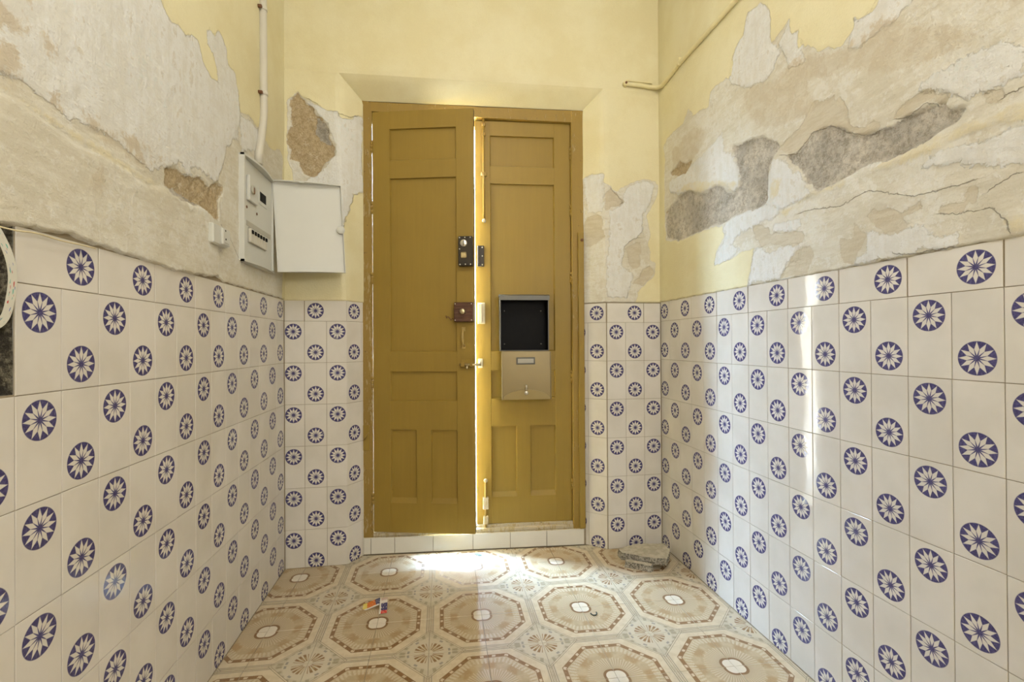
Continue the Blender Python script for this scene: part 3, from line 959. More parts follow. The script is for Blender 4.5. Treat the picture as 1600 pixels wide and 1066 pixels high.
def back_wall():
    w = Patchwork()
    lean_l = lambda z: np.clip(z - 1.28, 0, 2) * (-0.0325 / 1.11)     # the pier corner leans outwards going up
    lean_r = lambda z: np.clip(z - 1.28, 0, 2) * (-0.0055 / 1.11)
    # upper wall over the doorway
    xs, zs = np.array(spaced(-0.75, 1.19, 0.012)), np.array(spaced(Z_SOF0, 2.86, 0.012) + [2.95, CEIL])
    X, Z = np.meshgrid(xs, zs, indexing='ij')
    xa, xb = PIER_L[0] - 0.0325, PIER_R[0] - 0.0055
    yy = lambda x: np.interp(x, [xa, xb], [PIER_L[1], PIER_R[1]])
    base = np.stack([X, yy(X), Z], -1)
    w.grid(X, Z, base, np.broadcast_to(np.array((0.0, -1.0, 0)), base.shape), 'back', 0, (Z - Z_SOF0) / 0.02)
    # piers
    for side in (0, 1):
        c, j = (PIER_L, JAMB_L) if side == 0 else (PIER_R, JAMB_R)
        lean = lean_l if side == 0 else lean_r
        zs = np.array(spaced(1.2765, Z_SOF0, 0.0055))
        t = np.array(spaced(0, 1, 0.02 if side == 0 else 0.019))
        T, Z = np.meshgrid(t, zs, indexing='ij')
        e = -0.75 if side == 0 else 1.19
        cx = c[0] + lean(Z)
        base = np.stack([e + (cx - e) * T, c[1] + 0 * T, Z], -1)
        w.grid(base[..., 0], Z, base, np.broadcast_to(np.array((0.0, -1.0, 0)), base.shape), 'back', 0.012, np.minimum((1 - T) / 0.06, (Z_SOF0 - Z) / 0.02))
        # splay: from the leaning corner back to the frame, its top following the soffit
        t = np.array(spaced(0, 1, 0.045))
        T, K = np.meshgrid(t, np.linspace(0, 1, 200), indexing='ij')
        ztop = Z_SOF0 + (Z_SOF1 - Z_SOF0) * T
        Z = 1.2765 + (ztop - 1.2765) * K
        cx = c[0] + lean(Z)
        base = np.stack([cx + (j[0] - cx) * T, c[1] + (j[1] - c[1]) * T, Z], -1)
        nn = np.array((j[1] - c[1], -(j[0] - c[0]), 0)) * (1 if side == 0 else -1)
        nn = nn / np.linalg.norm(nn)
        if nn[1] > 0:
            nn = -nn
        w.grid(base[..., 0], Z, base, np.broadcast_to(nn, base.shape), 'back', 0.012, np.minimum(T / 0.2, (1 - K) / 0.02))
        # grout bed behind the dado tiles
        s = 0.0022
        e2 = (-0.75, c[1] + s) if side == 0 else (1.19, c[1] + s)
        a, b = (e2, (c[0], c[1] + s)) if side == 0 else ((c[0], c[1] + s), e2)
        w.slab([(a[0], a[1], -0.02), (b[0], b[1], -0.02), (b[0], b[1], 1.30), (a[0], a[1], 1.30)])
        p, q = Vector((*c, 0)) - Vector(nn) * s, Vector((*j, 0)) - Vector(nn) * s
        w.slab([(p.x, p.y, -0.02), (q.x, q.y, -0.02), (q.x, q.y, 1.30), (p.x, p.y, 1.30)])
    # soffit
    t, k = np.array(spaced(0, 1, 0.012)), np.linspace(0, 1, 12)
    T, K = np.meshgrid(t, k, indexing='ij')
    f0, f1 = np.array((xa, PIER_L[1], Z_SOF0)), np.array((xb, PIER_R[1], Z_SOF0))
    b0, b1 = np.array((JAMB_L[0] - 0.01, JAMB_L[1], Z_SOF1)), np.array((JAMB_R[0] + 0.01, JAMB_R[1], Z_SOF1))
    fr = f0 + (f1 - f0) * T[..., None]
    bk = b0 + (b1 - b0) * T[..., None]
    base = fr + (bk - fr) * K[..., None]
    nn = np.array((-0.05, -0.55, -0.83))
    w.grid(base[..., 0], base[..., 2] * 0 + 2.8, base, np.broadcast_to(nn / np.linalg.norm(nn), base.shape), 'back', 0, np.minimum(np.minimum(T, 1 - T) / 0.02, np.minimum(K / 0.2, 1)))
    # masonry around the opening
    w.box(-1.0, -0.386, 2.475, 2.72, -0.1, CEIL + 0.1)
    w.box(0.768, 1.45, 2.415, 2.72, -0.1, CEIL + 0.1)
    w.box(-1.0, 1.45, 2.475, 2.72, 2.318, CEIL + 0.1)
    o = w.build('wall_back', ['plaster', 'grout', 'masonry'])
    return tag(o, 'end wall around the door: yellow plaster flaking beside the frame, flower tiles below', 'wall', None, 'structure')


wall_back = back_wall()
b = MB().box(-1.1, 1.5, FRONT - 0.2, FRONT, -0.1, CEIL + 0.1)
tag(b.build('wall_front', 'yellow_plaster'), 'plain yellow wall at the near end of the hall', 'wall', None, 'structure')
b = MB().box(-1.1, 1.5, FRONT - 0.2, 2.75, CEIL, CEIL + 0.15)
tag(b.build('ceiling', 'ceiling_plaster'), 'plain pale ceiling above the yellow walls', 'ceiling', None, 'structure')
floor = MB().box(-1.0, 1.42, FRONT - 0.1, 2.74, -0.15, -0.0022).build('floor', 'floor_grout')
tag(floor, 'glossy floor of printed tiles with brown octagons and small flower squares', 'floor', None, 'structure')
b = MB().box(-40.0, 40.0, 2.74, 9.0, -0.10, 0.0)
tag(b.build('ground', 'masonry'), 'street pavement outside the wooden door', 'ground', None, 'structure')


b = MB().box(-40.0, 40.0, 8.8, 9.2, 0.0, 4.0)
tag(b.build('wall_street', 'masonry'), 'plain garden wall across the street outside', 'wall', None, 'structure')

# ------------------------------------------------------------------ tiles: every one a slab with chamfered edges


def inset(poly, g):
    """convex polygon (ccw, 2D) moved in by g on every side"""
    n = len(poly)
    out = []
    for i in range(n):
        p0, p1, p2 = Vector(poly[i - 1]), Vector(poly[i]), Vector(poly[(i + 1) % n])
        a, b2 = (p1 - p0).normalized(), (p2 - p1).normalized()
        na, nb = Vector((-a.y, a.x)), Vector((-b2.y, b2.x))
        k = 1 + na.dot(nb)
        out.append(tuple(p1 + (na + nb) * (g / max(k, 0.3))))
    return out


def clip(poly, nx, ny, c):
    """keep nx*x + ny*y <= c"""
    out = []
    for i in range(len(poly)):
        p, q = poly[i], poly[(i + 1) % len(poly)]
        dp, dq = nx * p[0] + ny * p[1] - c, nx * q[0] + ny * q[1] - c
        if dp <= 0:
            out.append(p)
        if (dp < 0 < dq) or (dq < 0 < dp):
            t = dp / (dp - dq)
            out.append((p[0] + t * (q[0] - p[0]), p[1] + t * (q[1] - p[1])))
    cl = []
    for p in out:
        if not cl or (abs(p[0] - cl[-1][0]) + abs(p[1] - cl[-1][1])) > 1e-4:
            cl.append(p)
    if len(cl) > 1 and (abs(cl[0][0] - cl[-1][0]) + abs(cl[0][1] - cl[-1][1])) < 1e-4:
        cl.pop()
    return cl


def slab_faces(mb, poly, uvf, xf, g=0.0008, bev=0.0009, th=0.0065):
    """tile of the outline poly in its own plane; xf maps (x, y, height) to 3D"""
    o = inset(poly, g)
    t = inset(poly, g + bev)
    n = len(poly)
    mb.face([xf(*p, 0.0) for p in t], [uvf(*p) for p in t])
    for i in range(n):
        k = (i + 1) % n
        mb.face([xf(*o[i], -bev * 0.7), xf(*o[k], -bev * 0.7), xf(*t[k], 0), xf(*t[i], 0)], [uvf(*o[i]), uvf(*o[k]), uvf(*t[k]), uvf(*t[i])])
        mb.face([xf(*o[i], -th), xf(*o[k], -th), xf(*o[k], -bev * 0.7), xf(*o[i], -bev * 0.7)], [uvf(*o[i])] * 4)


TW, TH = 0.1010, 0.2000
_tiles = {}


def tile_mesh(rect, mat='wall_tile'):
    key = (tuple(round(v, 4) for v in rect), mat)
    if key not in _tiles:
        x0, x1, y0, y1 = rect
        mb = MB()
        slab_faces(mb, [(x0, y0), (x1, y0), (x1, y1), (x0, y1)], lambda x, y: (x, y), lambda x, y, z: (x, y, z))
        _tiles[key] = mb.mesh('tile', mat, fix=False)
    return _tiles[key]


rt = random.Random(3)


class Dado:
    """the tiled lower part of one flat face: s runs to the viewer's right, z up"""

    def __init__(self, parent, origin, along, name='tile'):
        self.p, self.o, self.a = parent, Vector((*origin, 0)), Vector((*along, 0)).normalized()
        self.n = self.a.cross(Vector((0, 0, 1)))
        self.count = 0
        self.far = None

    def put(self, s, z, rot, rect):
        """tile centred at s, z; rot in quarter turns; rect = what is left of it after cutting, in its own frame"""
        if rect[1] - rect[0] < 0.006 or rect[3] - rect[2] < 0.006:
            return
        c = self.o + self.a * s + Vector((0, 0, z))
        ang = rot * PI / 2
        x = self.a * math.cos(ang) + Vector((0, 0, 1)) * math.sin(ang)
        y = self.n.cross(x)
        # hand laid: a hair out of plane and out of square
        tilt = Matrix.Rotation(rt.uniform(-0.006, 0.006), 3, 'X') @ Matrix.Rotation(rt.uniform(-0.006, 0.006), 3, 'Y')
        m = (Matrix((x, y, self.n)).transposed() @ tilt).to_4x4()
        m.translation = c + self.n * rt.uniform(-0.0003, 0.0003)
        link('tile', tile_mesh(rect), self.p, matrix=m)

    def upright(self, s0, s1, z0, z1, zc, sc, up):
        """upright tile centre sc, zc seen between s0..s1, z0..z1; flower in its upper or lower half"""
        r = (max(-TW / 2, s0 - sc), min(TW / 2, s1 - sc), max(-TH / 2, z0 - zc), min(TH / 2, z1 - zc))
        if not up:
            r = (-r[1], -r[0], -r[3], -r[2])
        self.put(sc, zc, 0 if up else 2, r)

    def lying(self, s0, s1, zc, sc, dot_right):
        r = (max(-TH / 2, s0 - sc), min(TH / 2, s1 - sc))
        # own y axis along +s when turned by -90 degrees
        if dot_right:
            self.put(sc, zc, 3, (-TW / 2, TW / 2, r[0], r[1]))
        else:
            self.put(sc, zc, 1, (-TW / 2, TW / 2, -r[1], -r[0]))


FZ = 0.0


def rows(zt):
    """(centre, bottom, top) of the six upright rows under the joint at height zt"""
    for i in range(6):
        z1 = zt - i * TH
        yield i, z1 - TH / 2, max(FZ + 0.0005, z1 - TH), z1


# left wall, s = y, columns counted from the hole towards the door
dl = Dado(wall_left, (xl(0), 0), (0.00277, 1))
ZL, SL = 1.182, 0.9395
for c in range(-6, 15):
    s0 = SL + c * TW
    s1 = min(s0 + TW, 2.358)
    for i, zc, z0, z1 in rows(ZL):
        if c in (-1, ) and i == 0:
            continue
        dl.upright(s0, s1, z0, z1, zc, s0 + TW / 2, c % 2 == 0)
for c in range(-6, 14, 2):
    if c == -2:
        continue
    s0 = SL + c * TW
    dl.lying(s0, min(s0 + 2 * TW, 2.358), ZL + TW / 2, s0 + TW, True)
dl.lying(SL - 2 * TW, SL - 1.45 * TW, ZL + TW / 2, SL - TW, True)

# right wall, s = -y, columns counted from the viewer towards the door
dr = Dado(wall_right, (xr(0), 0), (0.0046, -1))
ZR, SR = 1.181, 0.799
for c in range(-5, 15):
    y0 = SR + c * TW
    y1 = min(y0 + TW, 2.304)
    for i, zc, z0, z1 in rows(ZR):
        dr.upright(-y1, -y0, z0, z1, zc, -(y0 + TW / 2), c % 2 == 1)
for c in range(-6, 15, 2):
    y0 = SR + c * TW
    dr.lying(-min(y0 + 2 * TW, 2.304), -y0, ZR + TW / 2, -(y0 + TW), True)

# end wall, left pier
db = Dado(wall_back, (0, 2.361), (1, 0))
ZB, SB = 1.1815, -0.7389
for c in range(3):
    s0 = SB + c * TW
    for i, zc, z0, z1 in rows(ZB):
        db.upright(max(s0, -0.7285), min(s0 + TW, PIER_L[0]), z0, z1, zc, s0 + TW / 2, c % 2 == 0)
db.lying(-0.7285, SB + TW, ZB + TW / 2, SB, False)
db.lying(SB + TW, PIER_L[0], ZB + TW / 2, SB + 2 * TW, False)
# left splay
LSP = math.dist(PIER_L, JAMB_L)
ds = Dado(wall_back, PIER_L, (JAMB_L[0] - PIER_L[0], JAMB_L[1] - PIER_L[1]))
for c, up in ((0, False), (1, True)):
    for i, zc, z0, z1 in rows(ZB):
        ds.upright(c * TW, min((c + 1) * TW, LSP), z0, z1, zc, (c + 0.5) * TW, up)
ds.lying(0, LSP, ZB + TW / 2, TW, False)
# right splay, s from the frame to the corner
RSP = math.dist(PIER_R, JAMB_R)
ds = Dado(wall_back, JAMB_R, (PIER_R[0] - JAMB_R[0], PIER_R[1] - JAMB_R[1]))
ZQ = 1.175
for k, up in ((1, False), (2, True)):
    for i, zc, z0, z1 in rows(ZQ):
        s1 = RSP - (k - 1) * TW
        ds.upright(max(0, s1 - TW), s1, z0, z1, zc, s1 - TW / 2, up)
ds.lying(0, RSP, ZQ + TW / 2, RSP - TW, True)
# right pier
db = Dado(wall_back, (0, 2.307), (1, 0))
SQ = 0.862
for c in range(3):
    s0 = SQ + c * TW
    for i, zc, z0, z1 in rows(ZQ):
        db.upright(max(s0, PIER_R[0] + 0.001), min(s0 + TW, 1.157), z0, z1, zc, s0 + TW / 2, c % 2 == 0)
db.lying(PIER_R[0], SQ + 2 * TW, ZQ + TW / 2, SQ + TW, True)
db.lying(SQ + 2 * TW, 1.157, ZQ + TW / 2, SQ + 3 * TW, True)

# floor tiles: measured grid, a little out of square
AX = Vector((math.cos(-0.0303), math.sin(-0.0303))) * 0.19965
BX = Vector((math.sin(-0.0055), -math.cos(-0.0055))) * 0.20135
F0 = Vector((-0.6351, 2.2623))
RIS = ((-0.377, 2.454), (0.760, 2.382))                   # face line of the step under the door
_floor_cache = {}
near, rest = 0, MB()
for i in range(-2, 11):
    for j in range(-3, 24):
        o = F0 + AX * i + BX * j
        q = [o + BX, o + BX + AX, o + AX, o]              # ccw seen from above
        cu = (i % 2, (i + 1) % 2)                         # u at the low and high side: 0 at an octagon's centre
        cv = (j % 2, (j + 1) % 2)
        if i % 2 == 0:
            cu = (0, 1)
        if j % 2 == 0:
            cv = (0, 1)
        poly = [tuple(p) for p in q]
        poly = clip(poly, -1, 0.00277, 0.7327 + 0.9395 * 0.00277 - 0.0005)
        if len(poly) >= 3:
            poly = clip(poly, 1, 0.0046, 1.1651 + 0.799 * 0.0046 - 0.0005)
        if len(poly) >= 3:
            n = Vector((RIS[0][1] - RIS[1][1], RIS[1][0] - RIS[0][0])).normalized()
            poly = clip(poly, n.x, n.y, n.dot(Vector(RIS[0])) - 0.009)
        if len(poly) < 3:
            continue
        ar = sum(poly[k - 1][0] * poly[k][1] - poly[k][0] * poly[k - 1][1] for k in range(len(poly))) / 2
        if abs(ar) < 1e-4:
            continue
        det = AX.x * BX.y - AX.y * BX.x

        def uvf(x, y, o=o, cu=cu, cv=cv):
            d = Vector((x, y)) - o
            a = (d.x * BX.y - d.y * BX.x) / det
            b2 = (AX.x * d.y - AX.y * d.x) / det
            return (cu[0] + (cu[1] - cu[0]) * a, cv[0] + (cv[1] - cv[0]) * b2)
        if o.y + BX.y > 0.45:
            c = Vector((sum(p[0] for p in poly) / len(poly), sum(p[1] for p in poly) / len(poly)))
            mb = MB()
            slab_faces(mb, [(p[0] - c.x, p[1] - c.y) for p in poly], lambda x, y: uvf(x + c.x, y + c.y), lambda x, y, z: (x, y, z), g=0.0008, bev=0.0007)
            mb.build('tile', 'floor_tile', floor, (c.x, c.y, rt.uniform(-0.0004, 0.0004)), fix=False)
            near += 1
        elif o.y > FRONT + 0.1:
            slab_faces(rest, poly, uvf, lambda x, y, z: (x, y, z), g=0.0008, bev=0.0007)
tag(rest.build('tiling', 'floor_tile', floor, fix=False), kind='stuff')


# ------------------------------------------------------------------ step, frame and the two door leaves
DOOR_ANG = math.atan2(2.382 - 2.454, 0.760 + 0.377)
DOOR_O = (-0.377, 2.454, 0.0)                             # x along the frame, y outwards, z up

step = thing('trim_1', 'low tiled step under the door with plain white riser tiles', None, DOOR_O, DOOR_ANG, None, 'structure')
MB().box(-0.02, 1.16, 0.0, 0.30, 0.0, 0.082).build('step_core', 'grout', step)
cuts = [-0.004, 0.032, 0.150, 0.344, 0.5475, 0.741, 0.9335, 1.1345]
for u0, u1 in zip(cuts, cuts[1:]):
    mb = MB()
    slab_faces(mb, [(u0, 0.003), (u1, 0.003), (u1, 0.086), (u0, 0.086)], lambda x, y: (x, y), lambda x, y, z: (x, -0.0065 - z, y), g=0.0012, bev=0.0012)
    mb.build('tile', 'plain_white_tile', step)
MB().cbox(-0.005, 1.14, -0.004, 0.10, 0.082, 0.089, 0.002).build('tread_edge', 'worn_sill_paint', step)

frame = thing('trim_2', 'ochre painted wooden door frame with chipped edges', None, DOOR_O, DOOR_ANG, None, 'structure')


def wavy_post(x0, x1, y0, y1, z0, z1, seed, side):
    """upright of the frame; the edge against the plaster is ragged with old paint"""
    mb = MB()
    n = 60
    rows_ = []
    for k in range(n + 1):
        z = z0 + (z1 - z0) * k / n
        w = 0.004 * mnoise.noise((seed, z * 7, 0)) + 0.002 * mnoise.noise((seed, z * 31, 0))
        a, b = (x0 + w, x1) if side < 0 else (x0, x1 + w)
        rows_.append([(a, y1, z), (a, y0 + 0.005, z), (a + 0.004, y0 + w * 0.4, z), (b - 0.003, y0, z), (b, y0 + 0.003, z), (b, y1, z)])
    for r0, r1 in zip(rows_, rows_[1:]):
        for p in range(5):
            mb.face([r0[p], r0[p + 1], r1[p + 1], r1[p]])
    mb.face(rows_[0][::-1])
    mb.face(rows_[-1])
    return mb


wavy_post(-0.020, 0.0446, -0.004, 0.085, 0.089, 2.312, 1.7, -1).build('jamb', 'chipped_ochre_paint', frame)
wavy_post(1.077, 1.142, -0.004, 0.085, 0.089, 2.304, 5.2, 1).build('jamb', 'worn_ochre_paint', frame)
hd = MB()
n = 50
for k in range(n):
    a = []
    for q in (k, k + 1):
        u = 0.042 + (1.077 - 0.042) * q / n
        zt = 2.308 + 0.004 * mnoise.noise((u * 9, 3.1, 0)) - 0.004 * u
        zb = 2.258 - 0.016 * u
        a.append([(u, 0.085, zb), (u, -0.003, zb), (u, -0.004, zt - 0.003), (u, 0.0, zt), (u, 0.085, zt)])
    for p in range(4):
        hd.face([a[0][p], a[1][p], a[1][p + 1], a[0][p + 1]])
hd.build('head', 'worn_ochre_paint', frame)
# rebate stops outside the leaves, leaving the hairline of daylight at the hinges
MB().cbox(1.060, 1.077, 0.056, 0.085, 0.12, 2.24).build('door_stop', 'worn_ochre_paint', frame)
MB().cbox(0.042, 1.077, 0.052, 0.085, 2.225, 2.262).build('door_stop', 'worn_ochre_paint', frame)
sw_ = MB().cbox(0.040, 1.079, -0.002, 0.10, 0.089, 0.110, 0.004)
sw_.cbox(0.560, 1.079, 0.010, 0.10, 0.108, 0.123, 0.002)
sw_.build('sill', 'worn_sill_paint', frame)
# batten nailed to the right jamb, and the flat hook plate low on the left one
bt = MB().cbox(1.108, 1.139, -0.020, -0.004, 0.092, 1.655, 0.003).build('batten', 'ochre_paint', frame)
nl = MB()
nl.smooth = True
nl.cyl((1.128, -0.020, 1.612), (1.128, -0.026, 1.612), 0.008, 12, 0.002)
nl.build('nail', 'rust', bt)
pl = MB().cbox(-0.004, 0.028, -0.010, -0.002, 0.530, 0.660, 0.002).build('hook_plate', 'ochre_paint', frame)
MB().tube([(0.000, -0.013, 0.585), (0.010, -0.016, 0.598), (0.026, -0.014, 0.622)], 0.004, 8).build('hook', 'worn_ochre_paint', pl)

PANELS_Z = ((2.003, 2.165), (1.028, 1.912), (0.780, 0.929))
LOWER_Z = (0.264, 0.634)
TK = 0.034


def leaf_woodwork(root, w, z0, z1, sl, sr, mull, paint):
    """stiles, rails and sunk panels of one leaf; front face at y = 0, x from the left edge"""
    MB().cbox(0, sl, 0, TK, z0, z1, 0.002).build('stile', paint, root)
    mb = MB().cbox(w - sr, w, 0, TK, z0, z1, 0.002)
    for q, f in enumerate(mb.f):                          # closing edge and street side: bare wood darkened to cut bounced daylight
        xs, ys_ = [mb.v[i][0] for i in f], [mb.v[i][1] for i in f]
        if min(xs) > w - 0.0005 or min(ys_) > TK - 0.0005:
            mb.mi[q] = 1
    mb.build('stile', [paint, 'weathered_wood'], root)
    x0, x1 = sl - 0.001, w - sr + 0.001
    for a, b in ((z0, LOWER_Z[0]), (LOWER_Z[1], 0.780), (0.929, 1.028), (1.912, 2.003), (2.165, z1)):
        MB().box(x0, x1, 0.0006, TK - 0.0006, a + (0.0003 if a == z0 else 0), b).build('rail', paint, root)
    c = (x0 + x1) / 2
    MB().box(c - mull / 2, c + mull / 2, 0.0006, TK - 0.0006, LOWER_Z[0], LOWER_Z[1]).build('mullion', paint, root)
    spots = [(x0, x1, a, b) for a, b in PANELS_Z] + [(x0, c - mull / 2, *LOWER_Z), (c + mull / 2, x1, *LOWER_Z)]
    for k, (a, b, c0, c1) in enumerate(spots):
        mb = MB()
        dp, m = 0.0135, 0.004
        mb.box(a, b, dp, dp + 0.012, c0, c1)
        # sloped weather ledge at the foot, slim fillets at the sides
        led = 0.024 if k >= 3 else 0.006
        mb.prism([(dp, c0), (0.002, c0), (dp, c0 + led)], 0, a, b)
        mb.prism([(a, dp), (a, 0.004), (a + m, dp)], 2, c0, c1)
        mb.prism([(b, dp), (b - m, dp), (b, 0.004)], 2, c0, c1)
        mb.build('panel', paint, root)


def screw(mb, x, z, y, r=0.0035):
    mb.smooth = True
    mb.tube([(x, y + 0.001, z), (x, y - 0.0012, z), (x, y - 0.002, z)], [r, r, r * 0.6], 8)
    mb.smooth = False


# left leaf, ajar: hinged on the left, its free edge swung into the hall
LW_ = 0.521
A_L = -math.radians(12.95)
hx, hy = DOOR_O[0] + 0.0455 * math.cos(DOOR_ANG), DOOR_O[1] + 0.0455 * math.sin(DOOR_ANG)
door_1 = thing('door_1', 'left leaf of the ochre double door, standing ajar, with two locks and a bolt', 'door', (hx, hy, 0), A_L, None, 'structure')
leaf_woodwork(door_1, LW_, 0.114, 2.2555, 0.0905, 0.0905, 0.074, 'ochre_paint')


def hinge(root, x, z, h=0.062):
    mb = MB()
    mb.smooth = True
    for k in range(3):
        mb.cyl((x, -0.004, z - h / 2 + k * h / 3 + 0.0008), (x, -0.004, z - h / 2 + (k + 1) * h / 3 - 0.0008), 0.0065, 10)
    mb.tube([(x, -0.004, z - h / 2), (x, -0.004, z - h / 2 - 0.005)], [0.005, 0.003], 8)
    mb.build('hinge', 'worn_ochre_paint', root)


for z in (2.077, 1.765, 1.405, 0.875, 0.285):
    hinge(door_1, -0.003, z)

# black rim lock
lk = MB().cbox(0.446, 0.5185, -0.030, 0.0, 1.456, 1.604, 0.003).build('rim_lock', 'black_iron', door_1)
lk['label'] = 'black iron rim lock high on the leaf edge'
mb = MB()
mb.smooth = True
mb.cyl((0.474, -0.030, 1.568), (0.474, -0.038, 1.568), 0.0175, 20, 0.002)
mb.build('key_cylinder', 'nickel', lk)
mb = MB().cbox(0.460, 0.489, -0.037, -0.030, 1.494, 1.524, 0.004)
mb.cyl((0.4745, -0.037, 1.509), (0.4745, -0.040, 1.509), 0.008, 14)
mb.build('turn_knob', 'brass', lk)
mb = MB().box(0.472, 0.4765, -0.0392, -0.037, 1.556, 1.580)
mb.build('keyhole', 'black_iron', lk)
for x, z in ((0.453, 1.596), (0.480, 1.597), (0.507, 1.597), (0.453, 1.540), (0.455, 1.463), (0.482, 1.463), (0.508, 1.463)):
    mb = MB()
    screw(mb, x, z, -0.030)
    mb.build('screw', 'nickel', lk)

# brown night latch with ribs, its key cord on the left
nk = MB().cbox(0.423, 0.520, -0.034, 0.0, 1.178, 1.275, 0.004).build('night_latch', 'brown_iron', door_1)
nk['label'] = 'brown ribbed night latch'
for k in range(5):
    z = 1.196 + k * 0.0148
    MB().cbox(0.428, 0.515, -0.0365, -0.033, z, z + 0.006, 0.001).build('rib', 'brown_iron', nk)
mb = MB()
mb.smooth = True
mb.tube([(0.470, -0.034, 1.228), (0.470, -0.040, 1.228), (0.470, -0.046, 1.228), (0.470, -0.056, 1.228), (0.470, -0.059, 1.228)], [0.014, 0.010, 0.011, 0.014, 0.011], 16)
mb.build('knob', 'brass', nk)
for x, z in ((0.430, 1.186), (0.430, 1.267), (0.512, 1.186), (0.512, 1.267)):
    mb = MB()
    screw(mb, x, z, -0.034, 0.003)
    mb.build('screw', 'nickel', nk)
cord = [(0.424, -0.010, 1.190), (0.412, -0.012, 1.196), (0.404, -0.008, 1.188), (0.396, -0.010, 1.200), (0.388, -0.007, 1.205), (0.382, -0.006, 1.198), (0.378, -0.005, 1.210)]
MB().tube(cord, 0.0028, 6).build('cord', 'rust', nk)

# pull handle
pts = [(0.466, 0.0, 1.142), (0.466, -0.010, 1.140), (0.466, -0.026, 1.128), (0.466, -0.032, 1.105), (0.466, -0.030, 1.085), (0.466, -0.018, 1.064), (0.466, 0.0, 1.058)]
hn = MB().tube(pts, [0.007, 0.005, 0.005, 0.0058, 0.0055, 0.005, 0.007], 10)
hn.cbox(0.457, 0.475, -0.003, 0.001, 1.132, 1.153, 0.001).cbox(0.457, 0.475, -0.003, 0.001, 1.044, 1.066, 0.001)
hn.build('pull_handle', 'handle_paint', door_1)

# sliding bolt
bo = MB().cbox(0.452, 0.518, -0.004, 0.0, 0.945, 0.990, 0.0015).build('bolt_plate', 'ochre_paint', door_1)
mb = MB()
mb.tube([(0.448, -0.012, 0.964), (0.554, -0.012, 0.964)], 0.0062, 12)
mb.tube([(0.488, -0.012, 0.964), (0.488, -0.030, 0.958), (0.488, -0.036, 0.944)], [0.0045, 0.0045, 0.0065], 10)
mb.build('bolt', 'brass', bo)
MB().cbox(0.452, 0.474, -0.021, -0.002, 0.953, 0.975, 0.003).build('bolt_guide', 'worn_ochre_paint', bo)
MB().cbox(0.500, 0.514, -0.021, -0.002, 0.953, 0.975, 0.003).build('bolt_guide', 'worn_ochre_paint', bo)

# right leaf, shut
door_2 = thing('door_2', 'right leaf of the ochre double door, shut, with flush bolts and lock keepers', 'door', (DOOR_O[0] - 0.017 * math.sin(DOOR_ANG), DOOR_O[1] + 0.017 * math.cos(DOOR_ANG), 0.0), DOOR_ANG, None, 'structure')
R0, R1 = 0.5675, 1.0755
def shifted(mb, dx):
    mb.v = [(x + dx, y, z) for x, y, z in mb.v]
    return mb


_build = MB.build


def build_shift(self, name, mats, parent=None, **kw):
    if parent is door_2 and getattr(self, 'dx', None) is None:
        shifted(self, R0)
    return _build(self, name, mats, parent, **kw)


MB.build = build_shift
leaf_woodwork(door_2, R1 - R0, 0.124, 2.2405, 0.0805, 0.088, 0.072, 'ochre_paint')
MB.build = _build
for z in (2.080, 1.777, 1.417, 0.894, 0.32):
    hinge(door_2, R1 + 0.001, z)
# keepers
kp = MB().cbox(0.579, 0.613, -0.010, 0.0, 1.472, 1.582, 0.002).build('lock_keeper', 'black_iron', door_2)
MB().cbox(0.578, 0.590, -0.028, -0.008, 1.480, 1.574, 0.002).build('keeper_box', 'black_iron', kp)
for z in (1.482, 1.527, 1.572):
    mb = MB()
    screw(mb, 0.604, z, -0.010)
    mb.build('screw', 'nickel', kp)
kb = MB().cbox(0.578, 0.617, -0.006, 0.0, 1.172, 1.284, 0.002).build('latch_keeper', 'cream_enamel', door_2)
MB().cbox(0.578, 0.602, -0.032, -0.004, 1.180, 1.276, 0.004).build('keeper_box', 'cream_enamel', kb)
ke = MB().cbox(0.579, 0.604, -0.004, 0.0, 0.942, 0.990, 0.0015).build('bolt_keeper', 'cream_enamel', door_2)
MB().cbox(0.580, 0.593, -0.020, -0.002, 0.952, 0.978, 0.003).build('keeper_loop', 'cream_enamel', ke)
# flush bolts, upper and lower
X = 0.614
mb = MB()
mb.tube([(X, -0.010, 2.262), (X, -0.010, 1.72)], 0.0065, 10)
ub = mb.build('flush_bolt', 'worn_ochre_paint', door_2)
for z, h, wd in ((2.262, 0.030, 0.034), (2.215, 0.018, 0.020), (2.165, 0.018, 0.020), (1.955, 0.020, 0.032)):
    MB().cbox(X - wd / 2, X + wd / 2, -0.019, 0.0, z - h / 2, z + h / 2, 0.003).build('bolt_guide', 'chipped_ochre_paint', ub)
mb = MB()
mb.smooth = True
mb.tube([(X, -0.006, 1.708), (X, -0.018, 1.708), (X, -0.024, 1.708), (X, -0.027, 1.708)], [0.006, 0.008, 0.011, 0.006], 12)
mb.build('knob', 'worn_sill_paint', ub)
X = 0.615
lb = MB().tube([(X, -0.010, 0.36), (X, -0.010, 0.112)], [0.006, 0.006], 10).build('flush_bolt', 'worn_ochre_paint', door_2)
MB().cbox(X - 0.013, X + 0.013, -0.020, 0.0, 0.128, 0.170, 0.003).build('bolt_guide', 'worn_sill_paint', lb)
MB().cbox(X - 0.015, X + 0.015, -0.018, 0.0, 0.205, 0.268, 0.003).build('bolt_guide', 'worn_sill_paint', lb)
mb = MB()
mb.smooth = True
mb.tube([(X, -0.006, 0.358), (X, -0.016, 0.358), (X, -0.024, 0.358), (X, -0.027, 0.358)], [0.006, 0.008, 0.011, 0.006], 12)
mb.build('knob', 'worn_sill_paint', lb)

